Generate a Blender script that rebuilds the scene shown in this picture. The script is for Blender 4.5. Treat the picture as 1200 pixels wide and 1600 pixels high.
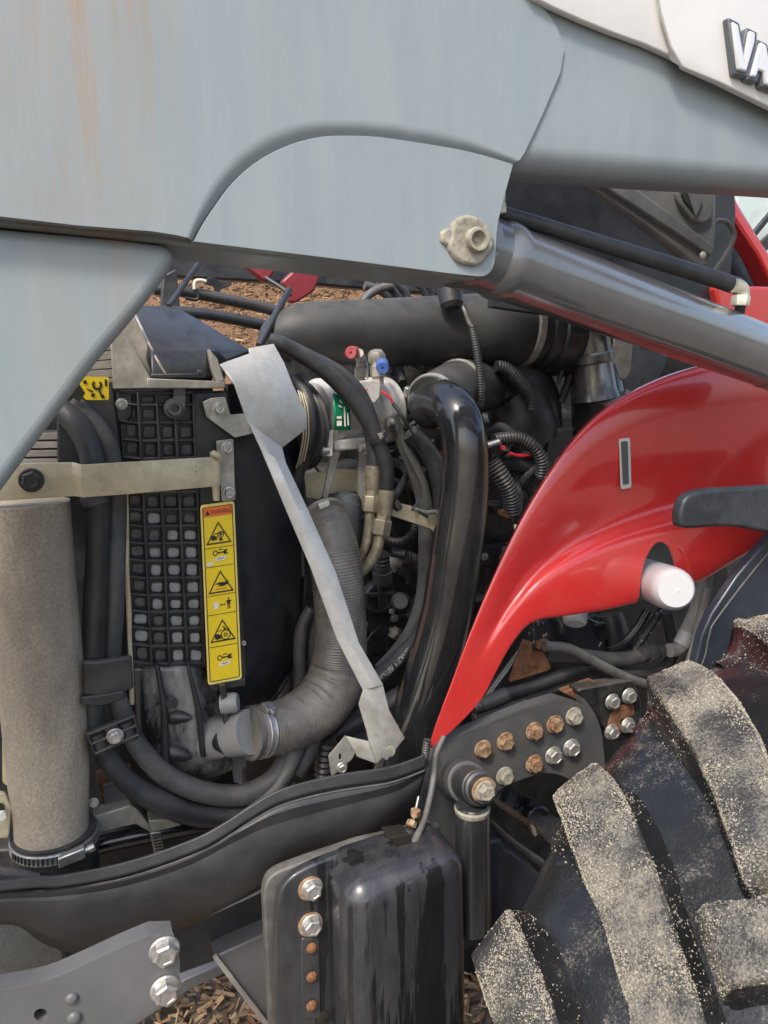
import bpy, bmesh, math, random
from mathutils import Vector, Matrix, noise as mnoise
R = math.radians
random.seed(7)
for o in list(bpy.data.objects): bpy.data.objects.remove(o)
SC = bpy.context.scene
COL = SC.collection

# ------------------------------------------------------------------ camera, sky, sun, exposure
CAMZ, PITCH, FPX = 1.5, R(10), 1202.0
cam = bpy.data.objects.new('camera', bpy.data.cameras.new('camera'))
COL.objects.link(cam)
cam.location = (0, 0, CAMZ); cam.rotation_euler = (R(90) - PITCH, 0, 0)
cam.data.sensor_width = 36; cam.data.lens = 36 * FPX / 1600
cam.data.clip_start = .02; cam.data.clip_end = 500
SC.camera = cam
SUN_EL, SUN_AZ = R(50), R(204)          # azimuth from +Y towards +X
w = bpy.data.worlds.new('World'); SC.world = w; w.use_nodes = True
sky = w.node_tree.nodes.new('ShaderNodeTexSky'); sky.sky_type = 'NISHITA'; sky.sun_disc = False
sky.sun_elevation = SUN_EL; sky.sun_rotation = SUN_AZ
sky.air_density = 1.0; sky.dust_density = 3.5; sky.ozone_density = 1.0
bg = w.node_tree.nodes['Background']; bg.inputs[1].default_value = .15
w.node_tree.links.new(sky.outputs[0], bg.inputs[0])
sl = bpy.data.lights.new('sun', 'SUN'); sl.energy = 1.5; sl.angle = R(10); sl.color = (1, .96, .9)
sun = bpy.data.objects.new('sun', sl); COL.objects.link(sun)
sd = Vector((math.sin(SUN_AZ) * math.cos(SUN_EL), math.cos(SUN_AZ) * math.cos(SUN_EL), math.sin(SUN_EL)))
sun.rotation_euler = sd.to_track_quat('Z', 'Y').to_euler()
SC.view_settings.view_transform = 'Standard'; SC.view_settings.look = 'None'
SC.view_settings.exposure = 1.0; SC.view_settings.gamma = 1

# ------------------------------------------------------------------ pixel -> place
# the tractor's long axis runs to the right and away; L is a layer: the depth (m) of a plane parallel to its side
KX = .4
CP, SP = math.cos(PITCH), math.sin(PITCH)
NRM = Vector((KX, -1, 0)).normalized()           # out of the tractor's side, towards the viewer
ALONG = Vector((1, KX, 0)).normalized()
UP = Vector((0, 0, 1))
CAM = Vector((0, 0, CAMZ))
def P(px, py, L, k=KX):
    xc = (px - 600) / FPX; yc = (800 - py) / FPX
    d = Vector((xc, CP + yc * SP, -SP + yc * CP))
    return CAM + d * (L / (d.y - k * d.x))
def mpp(p):                                      # metres per photo pixel at a point
    return (p - CAM).dot(Vector((0, CP, -SP))) / FPX

# ------------------------------------------------------------------ materials
MATS = {}
def mat(name, col, rough=.5, metal=0., var=.2, vs=25., dirt=None, da=.3, ds=8., bump=0., bs=150., coat=0.,
        stretch=(1, 1, 1), rvar=.12, up=None, ua=.6, wet=None, speck=None, sps=120., spt=.62, grain=0., spec=.5):
    m = bpy.data.materials.new(name); m.use_nodes = True
    nt = m.node_tree; N = nt.nodes; Lk = nt.links
    b = N['Principled BSDF']
    tc = N.new('ShaderNodeTexCoord'); oi = N.new('ShaderNodeObjectInfo')
    add = N.new('ShaderNodeVectorMath'); add.operation = 'ADD'
    mul = N.new('ShaderNodeVectorMath'); mul.operation = 'SCALE'; mul.inputs[0].default_value = (3.1, 5.7, 4.3)
    Lk.new(oi.outputs['Random'], mul.inputs['Scale'])
    Lk.new(tc.outputs['Object'], add.inputs[0]); Lk.new(mul.outputs[0], add.inputs[1])
    vec = add.outputs[0]
    def noise(sc, det=6, ro=.6, st=None, v=None):
        n = N.new('ShaderNodeTexNoise'); n.inputs['Scale'].default_value = sc
        n.inputs['Detail'].default_value = det; n.inputs['Roughness'].default_value = ro
        s = v or vec
        if st and tuple(st) != (1, 1, 1):
            mp = N.new('ShaderNodeMapping'); mp.inputs['Scale'].default_value = st
            Lk.new(s, mp.inputs['Vector']); s = mp.outputs[0]
        Lk.new(s, n.inputs['Vector']); return n.outputs['Fac']
    def ramp(f, lo, hi, a=0., c=1.):
        r = N.new('ShaderNodeMapRange'); r.inputs[1].default_value = lo; r.inputs[2].default_value = hi
        r.inputs[3].default_value = a; r.inputs[4].default_value = c
        Lk.new(f, r.inputs[0]); return r.outputs[0]
    def mth(op, a, c):
        x = N.new('ShaderNodeMath'); x.operation = op
        for i, q in enumerate((a, c)):
            if isinstance(q, (int, float)): x.inputs[i].default_value = q
            else: Lk.new(q, x.inputs[i])
        return x.outputs[0]
    def mix(f, a, c):
        x = N.new('ShaderNodeMix'); x.data_type = 'RGBA'
        if isinstance(f, (int, float)): x.inputs[0].default_value = f
        else: Lk.new(f, x.inputs[0])
        for i, q in ((6, a), (7, c)):
            if isinstance(q, tuple): x.inputs[i].default_value = (*q, 1)
            else: Lk.new(q, x.inputs[i])
        return x.outputs[2]
    hi = tuple(min(1, c * (1 + var)) for c in col); lo = tuple(c * (1 - var) for c in col)
    c = mix(ramp(noise(vs, st=stretch), .3, .7), lo, hi)
    rg = ramp(noise(vs * .7, 5), .3, .7, max(.02, rough - rvar), min(1, rough + rvar))
    if dirt:
        f = mth('MULTIPLY', ramp(noise(ds, 9, .7, stretch), .42, .68), da)
        c = mix(f, c, dirt); rg = mth('ADD', rg, mth('MULTIPLY', f, .35))
    if speck:
        f = ramp(noise(sps, 3, .6), spt, spt + .06)
        c = mix(f, c, speck)
    if up:
        ge = N.new('ShaderNodeNewGeometry'); sx = N.new('ShaderNodeSeparateXYZ'); Lk.new(ge.outputs['Normal'], sx.inputs[0])
        f = mth('MULTIPLY', mth('MULTIPLY', ramp(sx.outputs[2], .1, .9), ramp(noise(40, 8, .7), .3, .6)), ua)
        c = mix(f, c, up); rg = mth('ADD', rg, mth('MULTIPLY', f, .4))
    if wet:
        f = ramp(noise(wet, 5, .6, (1.6, 1.6, .12)), .53, .555)
        c = mix(mth('MULTIPLY', f, .75), c, tuple(q * .25 for q in col)); rg = mth('MULTIPLY', rg, ramp(f, 0, 1, 1, .35))
    if grain:
        f = noise(grain, 2, .5); c = mix(ramp(f, .35, .65, 0, .45), c, tuple(q * .35 for q in col))
    Lk.new(c, b.inputs['Base Color']); Lk.new(rg, b.inputs['Roughness'])
    b.inputs['Metallic'].default_value = metal
    b.inputs['Coat Weight'].default_value = coat; b.inputs['Coat Roughness'].default_value = .06
    b.inputs['Specular IOR Level'].default_value = spec
    if bump:
        bn = N.new('ShaderNodeBump'); bn.inputs['Strength'].default_value = bump; bn.inputs['Distance'].default_value = .004
        Lk.new(noise(bs, 4, .6), bn.inputs['Height']); Lk.new(bn.outputs[0], b.inputs['Normal'])
    MATS[name] = m
    m['_h'] = 1
    return m
def helpers(m):
    nt = m.node_tree
    return nt, nt.nodes, nt.links, nt.nodes['Principled BSDF']

DUST = (.30, .26, .20)
loader = mat('grey_loader_paint', (.222, .262, .272), .45, var=.04, vs=4, dirt=(.28, .31, .315), da=.45, ds=10, stretch=(3, 3, .4), bump=.02, bs=60, coat=.05, speck=(.10, .10, .10), sps=45, spt=.75)
white_p = mat('white_hood_plastic', (.60, .595, .57), .38, var=.03, dirt=(.6, .56, .48), da=.12, ds=9)
red_p = mat('red_gloss_paint', (.52, .03, .028), .22, var=.06, vs=6, dirt=(.42, .16, .13), da=.10, ds=22, coat=.9, rvar=.05)
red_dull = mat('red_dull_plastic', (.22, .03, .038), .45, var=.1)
blk = mat('black_plastic', (.019, .021, .023), .40, var=.3, dirt=(.13, .12, .105), da=.3, ds=14, bump=.05, bs=260, up=DUST, ua=.2)
blk_clean = mat('black_smooth_plastic', (.016, .018, .022), .34, var=.2, dirt=(.12, .12, .11), da=.22, ds=6, bump=.02, up=DUST, ua=.12)
navy = mat('blue_black_plastic', (.022, .027, .038), .4, var=.15, dirt=(.10, .11, .12), da=.25, ds=9, speck=(.3, .3, .3), sps=150, spt=.72)
trim_m = mat('weathered_black_rubber', (.030, .031, .032), .44, var=.2, vs=14, dirt=(.10, .098, .092), da=.35, ds=9, bump=.05, bs=120)
rub = mat('black_rubber_hose', (.023, .025, .027), .42, var=.25, dirt=(.13, .125, .115), da=.3, ds=16, up=(.20, .185, .16), ua=.2, bump=.06, bs=220)
rub_grey = mat('dusty_grey_rubber', (.062, .062, .06), .5, var=.25, dirt=(.19, .18, .16), da=.45, ds=18, up=(.26, .24, .21), ua=.3, bump=.08, bs=200)
gloss = mat('black_gloss_enamel', (.017, .018, .02), .16, var=.2, dirt=(.13, .125, .115), da=.28, ds=14, stretch=(1, 1, .3), coat=.6, rvar=.06)
wetblk = mat('wet_black_paint', (.024, .026, .030), .30, var=.2, vs=10, wet=16, dirt=(.14, .13, .12), da=.22, ds=30, stretch=(1, 1, .3), coat=.35)
galv = mat('galvanised_steel', (.58, .575, .54), .38, .3, var=.07, dirt=(.30, .27, .21), da=.4, ds=14, bump=.03, grain=0)
galv_dirty = mat('stained_galvanised_steel', (.36, .35, .31), .5, .45, var=.25, vs=50, dirt=(.20, .17, .11), da=.55, ds=20, bump=.06)
cream = mat('yellow_zinc_plate', (.58, .515, .34), .42, .2, var=.14, vs=30, dirt=(.22, .18, .12), da=.55, ds=20, speck=(.15, .12, .08), sps=170, spt=.68)
tan = mat('dust_coated_pipe', (.41, .35, .262), .82, var=.22, vs=8, dirt=(.15, .13, .105), da=.7, ds=9, stretch=(1, 1, .35), grain=300, bump=.3, bs=330)
alu = mat('cast_aluminium', (.68, .665, .62), .42, .25, var=.15, vs=40, dirt=(.16, .14, .11), da=.5, ds=25, bump=.08, bs=180)
alu_dirty = mat('dirty_aluminium', (.42, .39, .33), .5, .4, var=.25, vs=30, dirt=(.15, .125, .09), da=.75, ds=18, bump=.05)
zinc = mat('zinc_bolt_steel', (.55, .55, .53), .33, .8, var=.2, vs=90, dirt=(.25, .22, .18), da=.5, ds=60)
rusty = mat('rusty_yellow_bolt', (.25, .135, .065), .65, .2, var=.45, vs=140, dirt=(.46, .38, .25), da=.75, ds=95, bump=.15)
rust = mat('rusted_steel', (.14, .06, .028), .85, .1, var=.6, vs=70, dirt=(.30, .17, .085), da=.7, ds=55, bump=.3, bs=180)
darksteel = mat('dark_painted_steel', (.066, .069, .072), .42, var=.15, vs=8, dirt=(.14, .12, .10), da=.4, ds=12, bump=.03)
greyplate = mat('grey_painted_plate', (.105, .105, .107), .42, var=.06, vs=7, dirt=(.19, .185, .18), da=.3, ds=8, coat=.1)
boss_m = mat('muddy_pin_steel', (.27, .25, .20), .7, .2, var=.4, vs=60, dirt=(.42, .40, .30), da=.7, ds=45, bump=.5, bs=130)
chrome = mat('polished_cylinder_paint', (.17, .175, .18), .15, .35, var=.1, vs=8, dirt=(.3, .3, .3), da=.15, ds=20, coat=.4)
filt = mat('white_filter_paint', (.46, .455, .45), .35, var=.02, dirt=(.6, .58, .55), da=.15, ds=20)
silver = mat('chrome_letter', (.66, .66, .65), .3, .2, var=.03)
lettergrey = mat('grey_letter_body', (.11, .12, .13), .35, .3, var=.1)
yel = mat('yellow_decal', (.86, .62, .015), .4, var=.03, dirt=(.6, .42, .05), da=.12, ds=30)
yel_pale = mat('pale_yellow_decal_edge', (.88, .70, .18), .4, var=.03)
orange = mat('orange_decal', (.80, .16, .02), .4, var=.05)
ink = mat('black_print', (.02, .018, .012), .5, var=.1)
inkred = mat('red_print', (.65, .08, .03), .5, var=.1)
wprint = mat('white_print', (.75, .73, .66), .5, var=.1)
green = mat('green_label', (.01, .27, .13), .35, var=.1)
redcap = mat('red_cap', (.42, .05, .06), .5, var=.2, dirt=(.3, .2, .2), da=.5, ds=60)
bluecap = mat('blue_cap', (.05, .13, .42), .5, var=.2, dirt=(.2, .25, .35), da=.4, ds=60)
redwire = mat('red_tape', (.60, .03, .05), .5, var=.2)
pad_m = mat('wet_silt', (.26, .27, .26), .25, var=.25, vs=40, dirt=(.42, .42, .40), da=.6, ds=40, coat=.5)
mat('pale_silt', (.34, .345, .33), .35, var=.25, vs=60, dirt=(.18, .18, .17), da=.6, ds=60)
mat('dark_silt', (.06, .062, .062), .3, var=.3, vs=60, dirt=(.20, .20, .19), da=.6, ds=50)
tank_m = mat('wet_black_tank_sheen', (.020, .021, .023), .16, var=.3, vs=14, dirt=(.46, .45, .42), da=.85, ds=9, stretch=(1.4, 1.4, .4), coat=.6)  # pale patches paint silver reflections into the tank's colour
pale_hose = mat('pale_dirty_hose', (.36, .35, .32), .6, var=.15, dirt=(.13, .12, .10), da=.6, ds=24, stretch=(1, 1, .3), bump=.05)
eng = mat('oily_black_engine', (.012, .013, .014), .36, var=.4, vs=30, dirt=(.10, .095, .085), da=.4, ds=26, bump=.2, bs=90, up=DUST, ua=.25)
mat('silver_plastic', (.27, .27, .255), .45, var=.12, dirt=(.16, .15, .13), da=.4, ds=30)
fins_m = mat('dusty_fins', (.26, .24, .21), .7, .1, var=.2, vs=60, dirt=(.14, .12, .1), da=.5, ds=20)
brass = mat('dull_plated_fitting', (.36, .32, .22), .42, .45, var=.25, vs=60, dirt=(.12, .10, .07), da=.6, ds=45, bump=.06)
cream_paint = mat('cream_fitting', (.62, .60, .48), .45, .2, var=.1, dirt=(.3, .27, .2), da=.4, ds=60)
glass = bpy.data.materials.new('cab_glass'); glass.use_nodes = True
gb = glass.node_tree.nodes['Principled BSDF']; gb.inputs['Base Color'].default_value = (.82, .93, .88, 1)
gb.inputs['Roughness'].default_value = .02; gb.inputs['Transmission Weight'].default_value = .9
inner_m = mat('textured_grey_liner', (.15, .15, .145), .55, var=.2, vs=30, dirt=(.22, .21, .18), da=.5, ds=14, bump=.25, bs=300)

def loader_extra():
    # rust-brown run marks down the front plate: stains with a shape of their own
    nt, N, Lk, b = helpers(loader)
    old = b.inputs['Base Color'].links[0].from_socket
    tc = N.new('ShaderNodeTexCoord')
    mp = N.new('ShaderNodeMapping'); mp.inputs['Scale'].default_value = (1, 1, .06); Lk.new(tc.outputs['Object'], mp.inputs[0])
    n = N.new('ShaderNodeTexNoise'); n.inputs['Scale'].default_value = 26; n.inputs['Detail'].default_value = 8; n.inputs['Roughness'].default_value = .7
    Lk.new(mp.outputs[0], n.inputs['Vector'])
    r = N.new('ShaderNodeMapRange'); r.inputs[1].default_value = .44; r.inputs[2].default_value = .66; Lk.new(n.outputs[0], r.inputs[0])
    sx = N.new('ShaderNodeSeparateXYZ'); Lk.new(tc.outputs['Object'], sx.inputs[0])
    xa = P(135, 180, .83).x - LD_LOC.x
    def m2(op, a, c):
        x = N.new('ShaderNodeMath'); x.operation = op
        for i, q in enumerate((a, c)):
            if isinstance(q, (int, float)): x.inputs[i].default_value = q
            else: Lk.new(q, x.inputs[i])
        return x.outputs[0]
    d = m2('ABSOLUTE', m2('SUBTRACT', sx.outputs[0], xa), 0)
    band = N.new('ShaderNodeMapRange'); band.inputs[1].default_value = .085; band.inputs[2].default_value = .012; Lk.new(d, band.inputs[0])
    zf = N.new('ShaderNodeMapRange'); zf.inputs[1].default_value = P(130, 380, .83).z; zf.inputs[2].default_value = P(130, 335, .83).z; zf.inputs[3].default_value = .22; Lk.new(sx.outputs[2], zf.inputs[0])
    f = m2('MULTIPLY', m2('MULTIPLY', m2('ADD', m2('MULTIPLY', r.outputs[0], 1.1), .16), band.outputs[0]), zf.outputs[0])
    x = N.new('ShaderNodeMix'); x.data_type = 'RGBA'; Lk.new(m2('MULTIPLY', f, 1.25), x.inputs[0]); x.clamp_factor = True; Lk.new(old, x.inputs[6]); x.inputs[7].default_value = (.275, .20, .135, 1)
    Lk.new(x.outputs[2], b.inputs['Base Color'])
def galv_extra(m, sc=130):
    nt, N, Lk, b = helpers(m)
    old = b.inputs['Base Color'].links[0].from_socket
    tc = N.new('ShaderNodeTexCoord'); v = N.new('ShaderNodeTexVoronoi'); v.inputs['Scale'].default_value = sc
    Lk.new(tc.outputs['Object'], v.inputs['Vector'])
    bw = N.new('ShaderNodeRGBToBW'); Lk.new(v.outputs['Color'], bw.inputs[0])
    x = N.new('ShaderNodeMix'); x.data_type = 'RGBA'; x.blend_type = 'OVERLAY'; x.inputs[0].default_value = .07
    Lk.new(old, x.inputs[6]); Lk.new(bw.outputs[0], x.inputs[7]); Lk.new(x.outputs[2], b.inputs['Base Color'])
galv_extra(galv)
def sandy(name, base, sandc, lo, hi):
    m = mat(name, base, .24, var=.35, vs=20, bump=.7 if 'lug' in name else .25, bs=330 if 'lug' in name else 200)
    nt, N, Lk, b = helpers(m)
    old = b.inputs['Base Color'].links[0].from_socket; oldr = b.inputs['Roughness'].links[0].from_socket
    vec = [n for n in N if n.type == 'VECT_MATH' and n.operation == 'ADD'][0].outputs[0]
    a = N.new('ShaderNodeTexNoise'); a.inputs['Scale'].default_value = 10; a.inputs['Detail'].default_value = 8; a.inputs['Roughness'].default_value = .72; Lk.new(vec, a.inputs['Vector'])
    g = N.new('ShaderNodeTexNoise'); g.inputs['Scale'].default_value = 380; g.inputs['Detail'].default_value = 4; g.inputs['Roughness'].default_value = .8; Lk.new(vec, g.inputs['Vector'])
    s = N.new('ShaderNodeMath'); s.operation = 'MULTIPLY_ADD'; Lk.new(g.outputs[0], s.inputs[0]); s.inputs[1].default_value = .6; Lk.new(a.outputs[0], s.inputs[2])
    r = N.new('ShaderNodeMapRange'); r.inputs[1].default_value = lo; r.inputs[2].default_value = hi; Lk.new(s.outputs[0], r.inputs[0])
    vg = N.new('ShaderNodeMix'); vg.data_type = 'RGBA'; Lk.new(g.outputs[0], vg.inputs[0]); vg.inputs[6].default_value = (*[q * .35 for q in sandc], 1); vg.inputs[7].default_value = (*[min(1, q * 1.5) for q in sandc], 1)
    x = N.new('ShaderNodeMix'); x.data_type = 'RGBA'; Lk.new(r.outputs[0], x.inputs[0]); Lk.new(old, x.inputs[6]); Lk.new(vg.outputs[2], x.inputs[7])
    Lk.new(x.outputs[2], b.inputs['Base Color'])
    y = N.new('ShaderNodeMath'); y.operation = 'MULTIPLY_ADD'; Lk.new(r.outputs[0], y.inputs[0]); y.inputs[1].default_value = .5; Lk.new(oldr, y.inputs[2]); Lk.new(y.outputs[0], b.inputs['Roughness'])
    return m
lug_top = sandy('sand_caked_lug', (.035, .034, .033), (.27, .245, .19), .76, 1.0)
tyre_m = sandy('wet_tyre_rubber', (.013, .013, .0135), (.16, .145, .12), .86, 1.0)
tyre_m.node_tree.nodes['Principled BSDF'].inputs['Coat Weight'].default_value = .3
ground_m = mat('trodden_wood_chips', (.17, .135, .10), .9, var=.5, vs=40, dirt=(.28, .24, .19), da=.7, ds=70, bump=.8, bs=60, grain=160)
mulch = mat('wood_chip_mulch', (.15, .082, .042), .9, var=.5, vs=40, dirt=(.26, .165, .09), da=.7, ds=70, bump=.8, bs=60, grain=160)
chip_ms = [mat('pale_wood_chip', (.40, .27, .15), .8, var=.3, vs=90), mat('brown_wood_chip', (.21, .115, .055), .85, var=.3, vs=90), mat('dark_wood_chip', (.08, .048, .025), .85, var=.3, vs=90)]

# ------------------------------------------------------------------ mesh helpers
def rootloc(par):
    while par is not None and par.parent is not None: par = par.parent
    return par.location.copy() if par is not None else Vector((0, 0, 0))
def fin(name, verts, faces, m, par, smooth=True, ang=35, mats=None, fm=None, label=None):
    off = rootloc(par)
    me = bpy.data.meshes.new(name)
    me.from_pydata([tuple(Vector(v) - off) for v in verts], [], faces); me.validate(); me.update()
    bm = bmesh.new(); bm.from_mesh(me); bmesh.ops.recalc_face_normals(bm, faces=bm.faces); bm.to_mesh(me); bm.free()
    for q in (mats or [m]): me.materials.append(q)
    if fm: me.polygons.foreach_set('material_index', fm)
    if smooth:
        me.polygons.foreach_set('use_smooth', [True] * len(me.polygons)); me.set_sharp_from_angle(angle=R(ang))
    o = bpy.data.objects.new(name, me); COL.objects.link(o)
    if par is not None: o.parent = par
    if label: o['label'] = label
    return o
def bevel(o, wd, seg=2, ang=40):
    if wd:
        b = o.modifiers.new('bevel', 'BEVEL'); b.width = wd; b.segments = seg; b.limit_method = 'ANGLE'; b.angle_limit = R(ang); b.harden_normals = False
        o.data.polygons.foreach_set('use_smooth', [True] * len(o.data.polygons)); o.data.set_sharp_from_angle(angle=R(50))
    return o
def rp(pts, r=8, n=4):                       # rounded polygon
    out = []; N_ = len(pts)
    rs = r if isinstance(r, (list, tuple)) else [r] * N_
    for i in range(N_):
        a, b, c = Vector(pts[i - 1]), Vector(pts[i]), Vector(pts[(i + 1) % N_])
        q = rs[i]
        if q <= 0: out.append(tuple(b)); continue
        d1 = (a - b); d2 = (c - b); q1 = min(q, d1.length * .48); q2 = min(q, d2.length * .48)
        s, e = b + d1.normalized() * q1, b + d2.normalized() * q2
        for j in range(n + 1):
            t = j / n; out.append(tuple(s * (1 - t) ** 2 + b * 2 * t * (1 - t) + e * t * t))
    return out
def cr(pts, n=6, closed=False):              # Catmull-Rom through points of any dimension
    pts = [tuple(map(float, p)) for p in pts]; D = len(pts[0]); N_ = len(pts); out = []
    for i in range(N_ if closed else N_ - 1):
        p0, p1, p2, p3 = (pts[(i + j) % N_] if closed else pts[min(max(i + j, 0), N_ - 1)] for j in (-1, 0, 1, 2))
        for j in range(n):
            t = j / n
            out.append(tuple(.5 * (2 * p1[k] + (p2[k] - p0[k]) * t + (2 * p0[k] - 5 * p1[k] + 4 * p2[k] - p3[k]) * t * t + (3 * p1[k] - p0[k] - 3 * p2[k] + p3[k]) * t ** 3) for k in range(D)))
    if not closed: out.append(pts[-1])
    return out
def plate(name, pts, L, th, m, par, bev=.0012, holes=(), seg=2, label=None, ns=None):
    n = -NRM if ns is None else ns
    loops = [list(pts)] + [list(h) for h in holes]
    V, F, bm = [], [], bmesh.new()
    Ls = L if isinstance(L, (list, tuple)) else [L] * len(pts)
    rings = []
    for li, lp in enumerate(loops):
        ring = []
        for i, p in enumerate(lp):
            l = p[2] if len(p) > 2 else (Ls[i] if li == 0 else Ls[0])
            ring.append(bm.verts.new(P(p[0], p[1], l)))
        rings.append(ring)
    if len(loops) == 1: bm.faces.new(rings[0])
    else:
        es = [bm.edges.new((r[i], r[(i + 1) % len(r)])) for r in rings for i in range(len(r))]
        bmesh.ops.triangle_fill(bm, edges=es, use_beauty=True, use_dissolve=False)
    front = list(bm.faces); mp = {v: bm.verts.new(v.co + n * th) for v in list(bm.verts)}
    for f in front: bm.faces.new([mp[v] for v in reversed(f.verts)])
    for r in rings:
        for i in range(len(r)):
            a, b = r[i], r[(i + 1) % len(r)]; bm.faces.new((a, mp[a], mp[b], b))
    bmesh.ops.recalc_face_normals(bm, faces=bm.faces)
    bm.verts.index_update()
    o = fin(name, [v.co for v in bm.verts], [[v.index for v in f.verts] for f in bm.faces], m, par, label=label); bm.free()
    return bevel(o, bev, seg)
def sheet(name, V, F, th, m, par, bev=.001, label=None, raw=False):
    o = fin(name, [v if raw else P(*v) for v in V], F, m, par, ang=25, label=label)
    s = o.modifiers.new('thick', 'SOLIDIFY'); s.thickness = th; s.offset = 0
    return bevel(o, bev)
def frames(C):
    T = [(C[min(i + 1, len(C) - 1)] - C[max(i - 1, 0)]).normalized() for i in range(len(C))]
    n = T[0].orthogonal().normalized(); out = []
    # start the frame so that its first normal faces the viewer
    v = NRM - T[0] * NRM.dot(T[0])
    if v.length > .2: n = v.normalized()
    for t in T:
        n = (n - t * n.dot(t)).normalized(); out.append((t, n, t.cross(n)))
    return out
def path(pts, n=6):
    s = cr(pts, n); C = [P(p[0], p[1], p[2]) for p in s]; rr = [p[3] * mpp(c) for p, c in zip(s, C)]
    return C, rr
def sweep(name, C, rr, m, par, seg=14, ribs=0, ra=.06, caps=True, flat=1., label=None, wob=0):
    if ribs or wob:
        # resample evenly
        d = [0]
        for i in range(1, len(C)): d.append(d[-1] + (C[i] - C[i - 1]).length)
        step = (ribs / 4) if ribs else d[-1] / 60; k = max(4, int(d[-1] / step)); C2, r2 = [], []; j = 0
        for i in range(k + 1):
            x = d[-1] * i / k
            while j < len(d) - 2 and d[j + 1] < x: j += 1
            t = (x - d[j]) / max(1e-9, d[j + 1] - d[j]); C2.append(C[j].lerp(C[j + 1], t)); q = rr[j] * (1 - t) + rr[j + 1] * t
            r2.append(q * (1 + (ra * math.cos(2 * math.pi * x / ribs) if ribs else 0)))
        C, rr = C2, r2
    fr = frames(C); V, F = [], []
    for i, (c, r, (t, n, b)) in enumerate(zip(C, rr, fr)):
        for s in range(seg):
            a = 2 * math.pi * s / seg; q = r
            if wob: q = r * (1 + wob * mnoise.noise(c * 14 + n * math.cos(a) + b * math.sin(a)))
            V.append(c + n * math.cos(a) * q * flat + b * math.sin(a) * q)
    for i in range(len(C) - 1):
        for s in range(seg):
            F.append((i * seg + s, i * seg + (s + 1) % seg, (i + 1) * seg + (s + 1) % seg, (i + 1) * seg + s))
    if caps: F.append(tuple(range(seg))[::-1]); F.append(tuple(range((len(C) - 1) * seg, len(C) * seg)))
    return fin(name, V, F, m, par, label=label, ang=50)
def tube(name, pts, m, par, seg=14, n=6, **k):
    C, rr = path(pts, n); return sweep(name, C, rr, m, par, seg, **k)
def band(name, pts, t0, t1, ex, m, par, seg=24, thick=None, flat=1.):
    C, rr = path(pts, 12); a, b = int(t0 * (len(C) - 1)), max(int(t0 * (len(C) - 1)) + 2, int(t1 * (len(C) - 1)))
    C, rr = C[a:b + 1], [r + ex for r in rr[a:b + 1]]
    return sweep(name, C, rr, m, par, seg, flat=flat)
def lathe(name, a, b, prof, m, par, seg=24, label=None, world=False, sc=None):
    A, B = (a, b) if world else (P(*a), P(*b)); ax = B - A; ln = ax.length; ax.normalize()
    s = sc or mpp(A); n = ax.orthogonal().normalized(); q = ax.cross(n); V, F = [], []
    for t, r in prof:
        for i in range(seg):
            g = 2 * math.pi * i / seg; V.append(A + ax * ln * t + (n * math.cos(g) + q * math.sin(g)) * max(r * s, 1e-5))
    for j in range(len(prof) - 1):
        for i in range(seg): F.append((j * seg + i, j * seg + (i + 1) % seg, (j + 1) * seg + (i + 1) % seg, (j + 1) * seg + i))
    F.append(tuple(range(seg))[::-1]); F.append(tuple(range((len(prof) - 1) * seg, len(prof) * seg)))
    return fin(name, V, F, m, par, ang=32, label=label)
def disc(name, px, py, L, rpx, th, m, par, seg=24, bev=.0008, label=None):
    c = P(px, py, L); s = mpp(c) * rpx
    return lathe(name, c - NRM * .001, c + NRM * th, [(0, s), (.85, s), (1, s * .94)], m, par, seg, label, True, 1)
BOLT = {}
BM = {'zinc_bolt_steel': mat('zinc_bolt_head', (.50, .50, .48), .35, .7, var=.25, vs=1.6, dirt=(.20, .16, .11), da=.75, ds=1.3),
      'rusty_yellow_bolt': mat('rusty_bolt_head', (.20, .10, .045), .7, .15, var=.5, vs=2.2, dirt=(.48, .40, .27), da=.8, ds=1.2, bump=.4, bs=5),
      'muddy_pin_steel': mat('muddy_bolt_head', (.25, .23, .18), .75, .1, var=.4, vs=2, dirt=(.44, .41, .33), da=.8, ds=1.4, bump=.4, bs=5),
      'rusted_steel': mat('rusted_stud', (.16, .065, .03), .85, .1, var=.5, vs=2, dirt=(.30, .16, .08), da=.7, ds=1.5, bump=.4, bs=5)}
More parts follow.
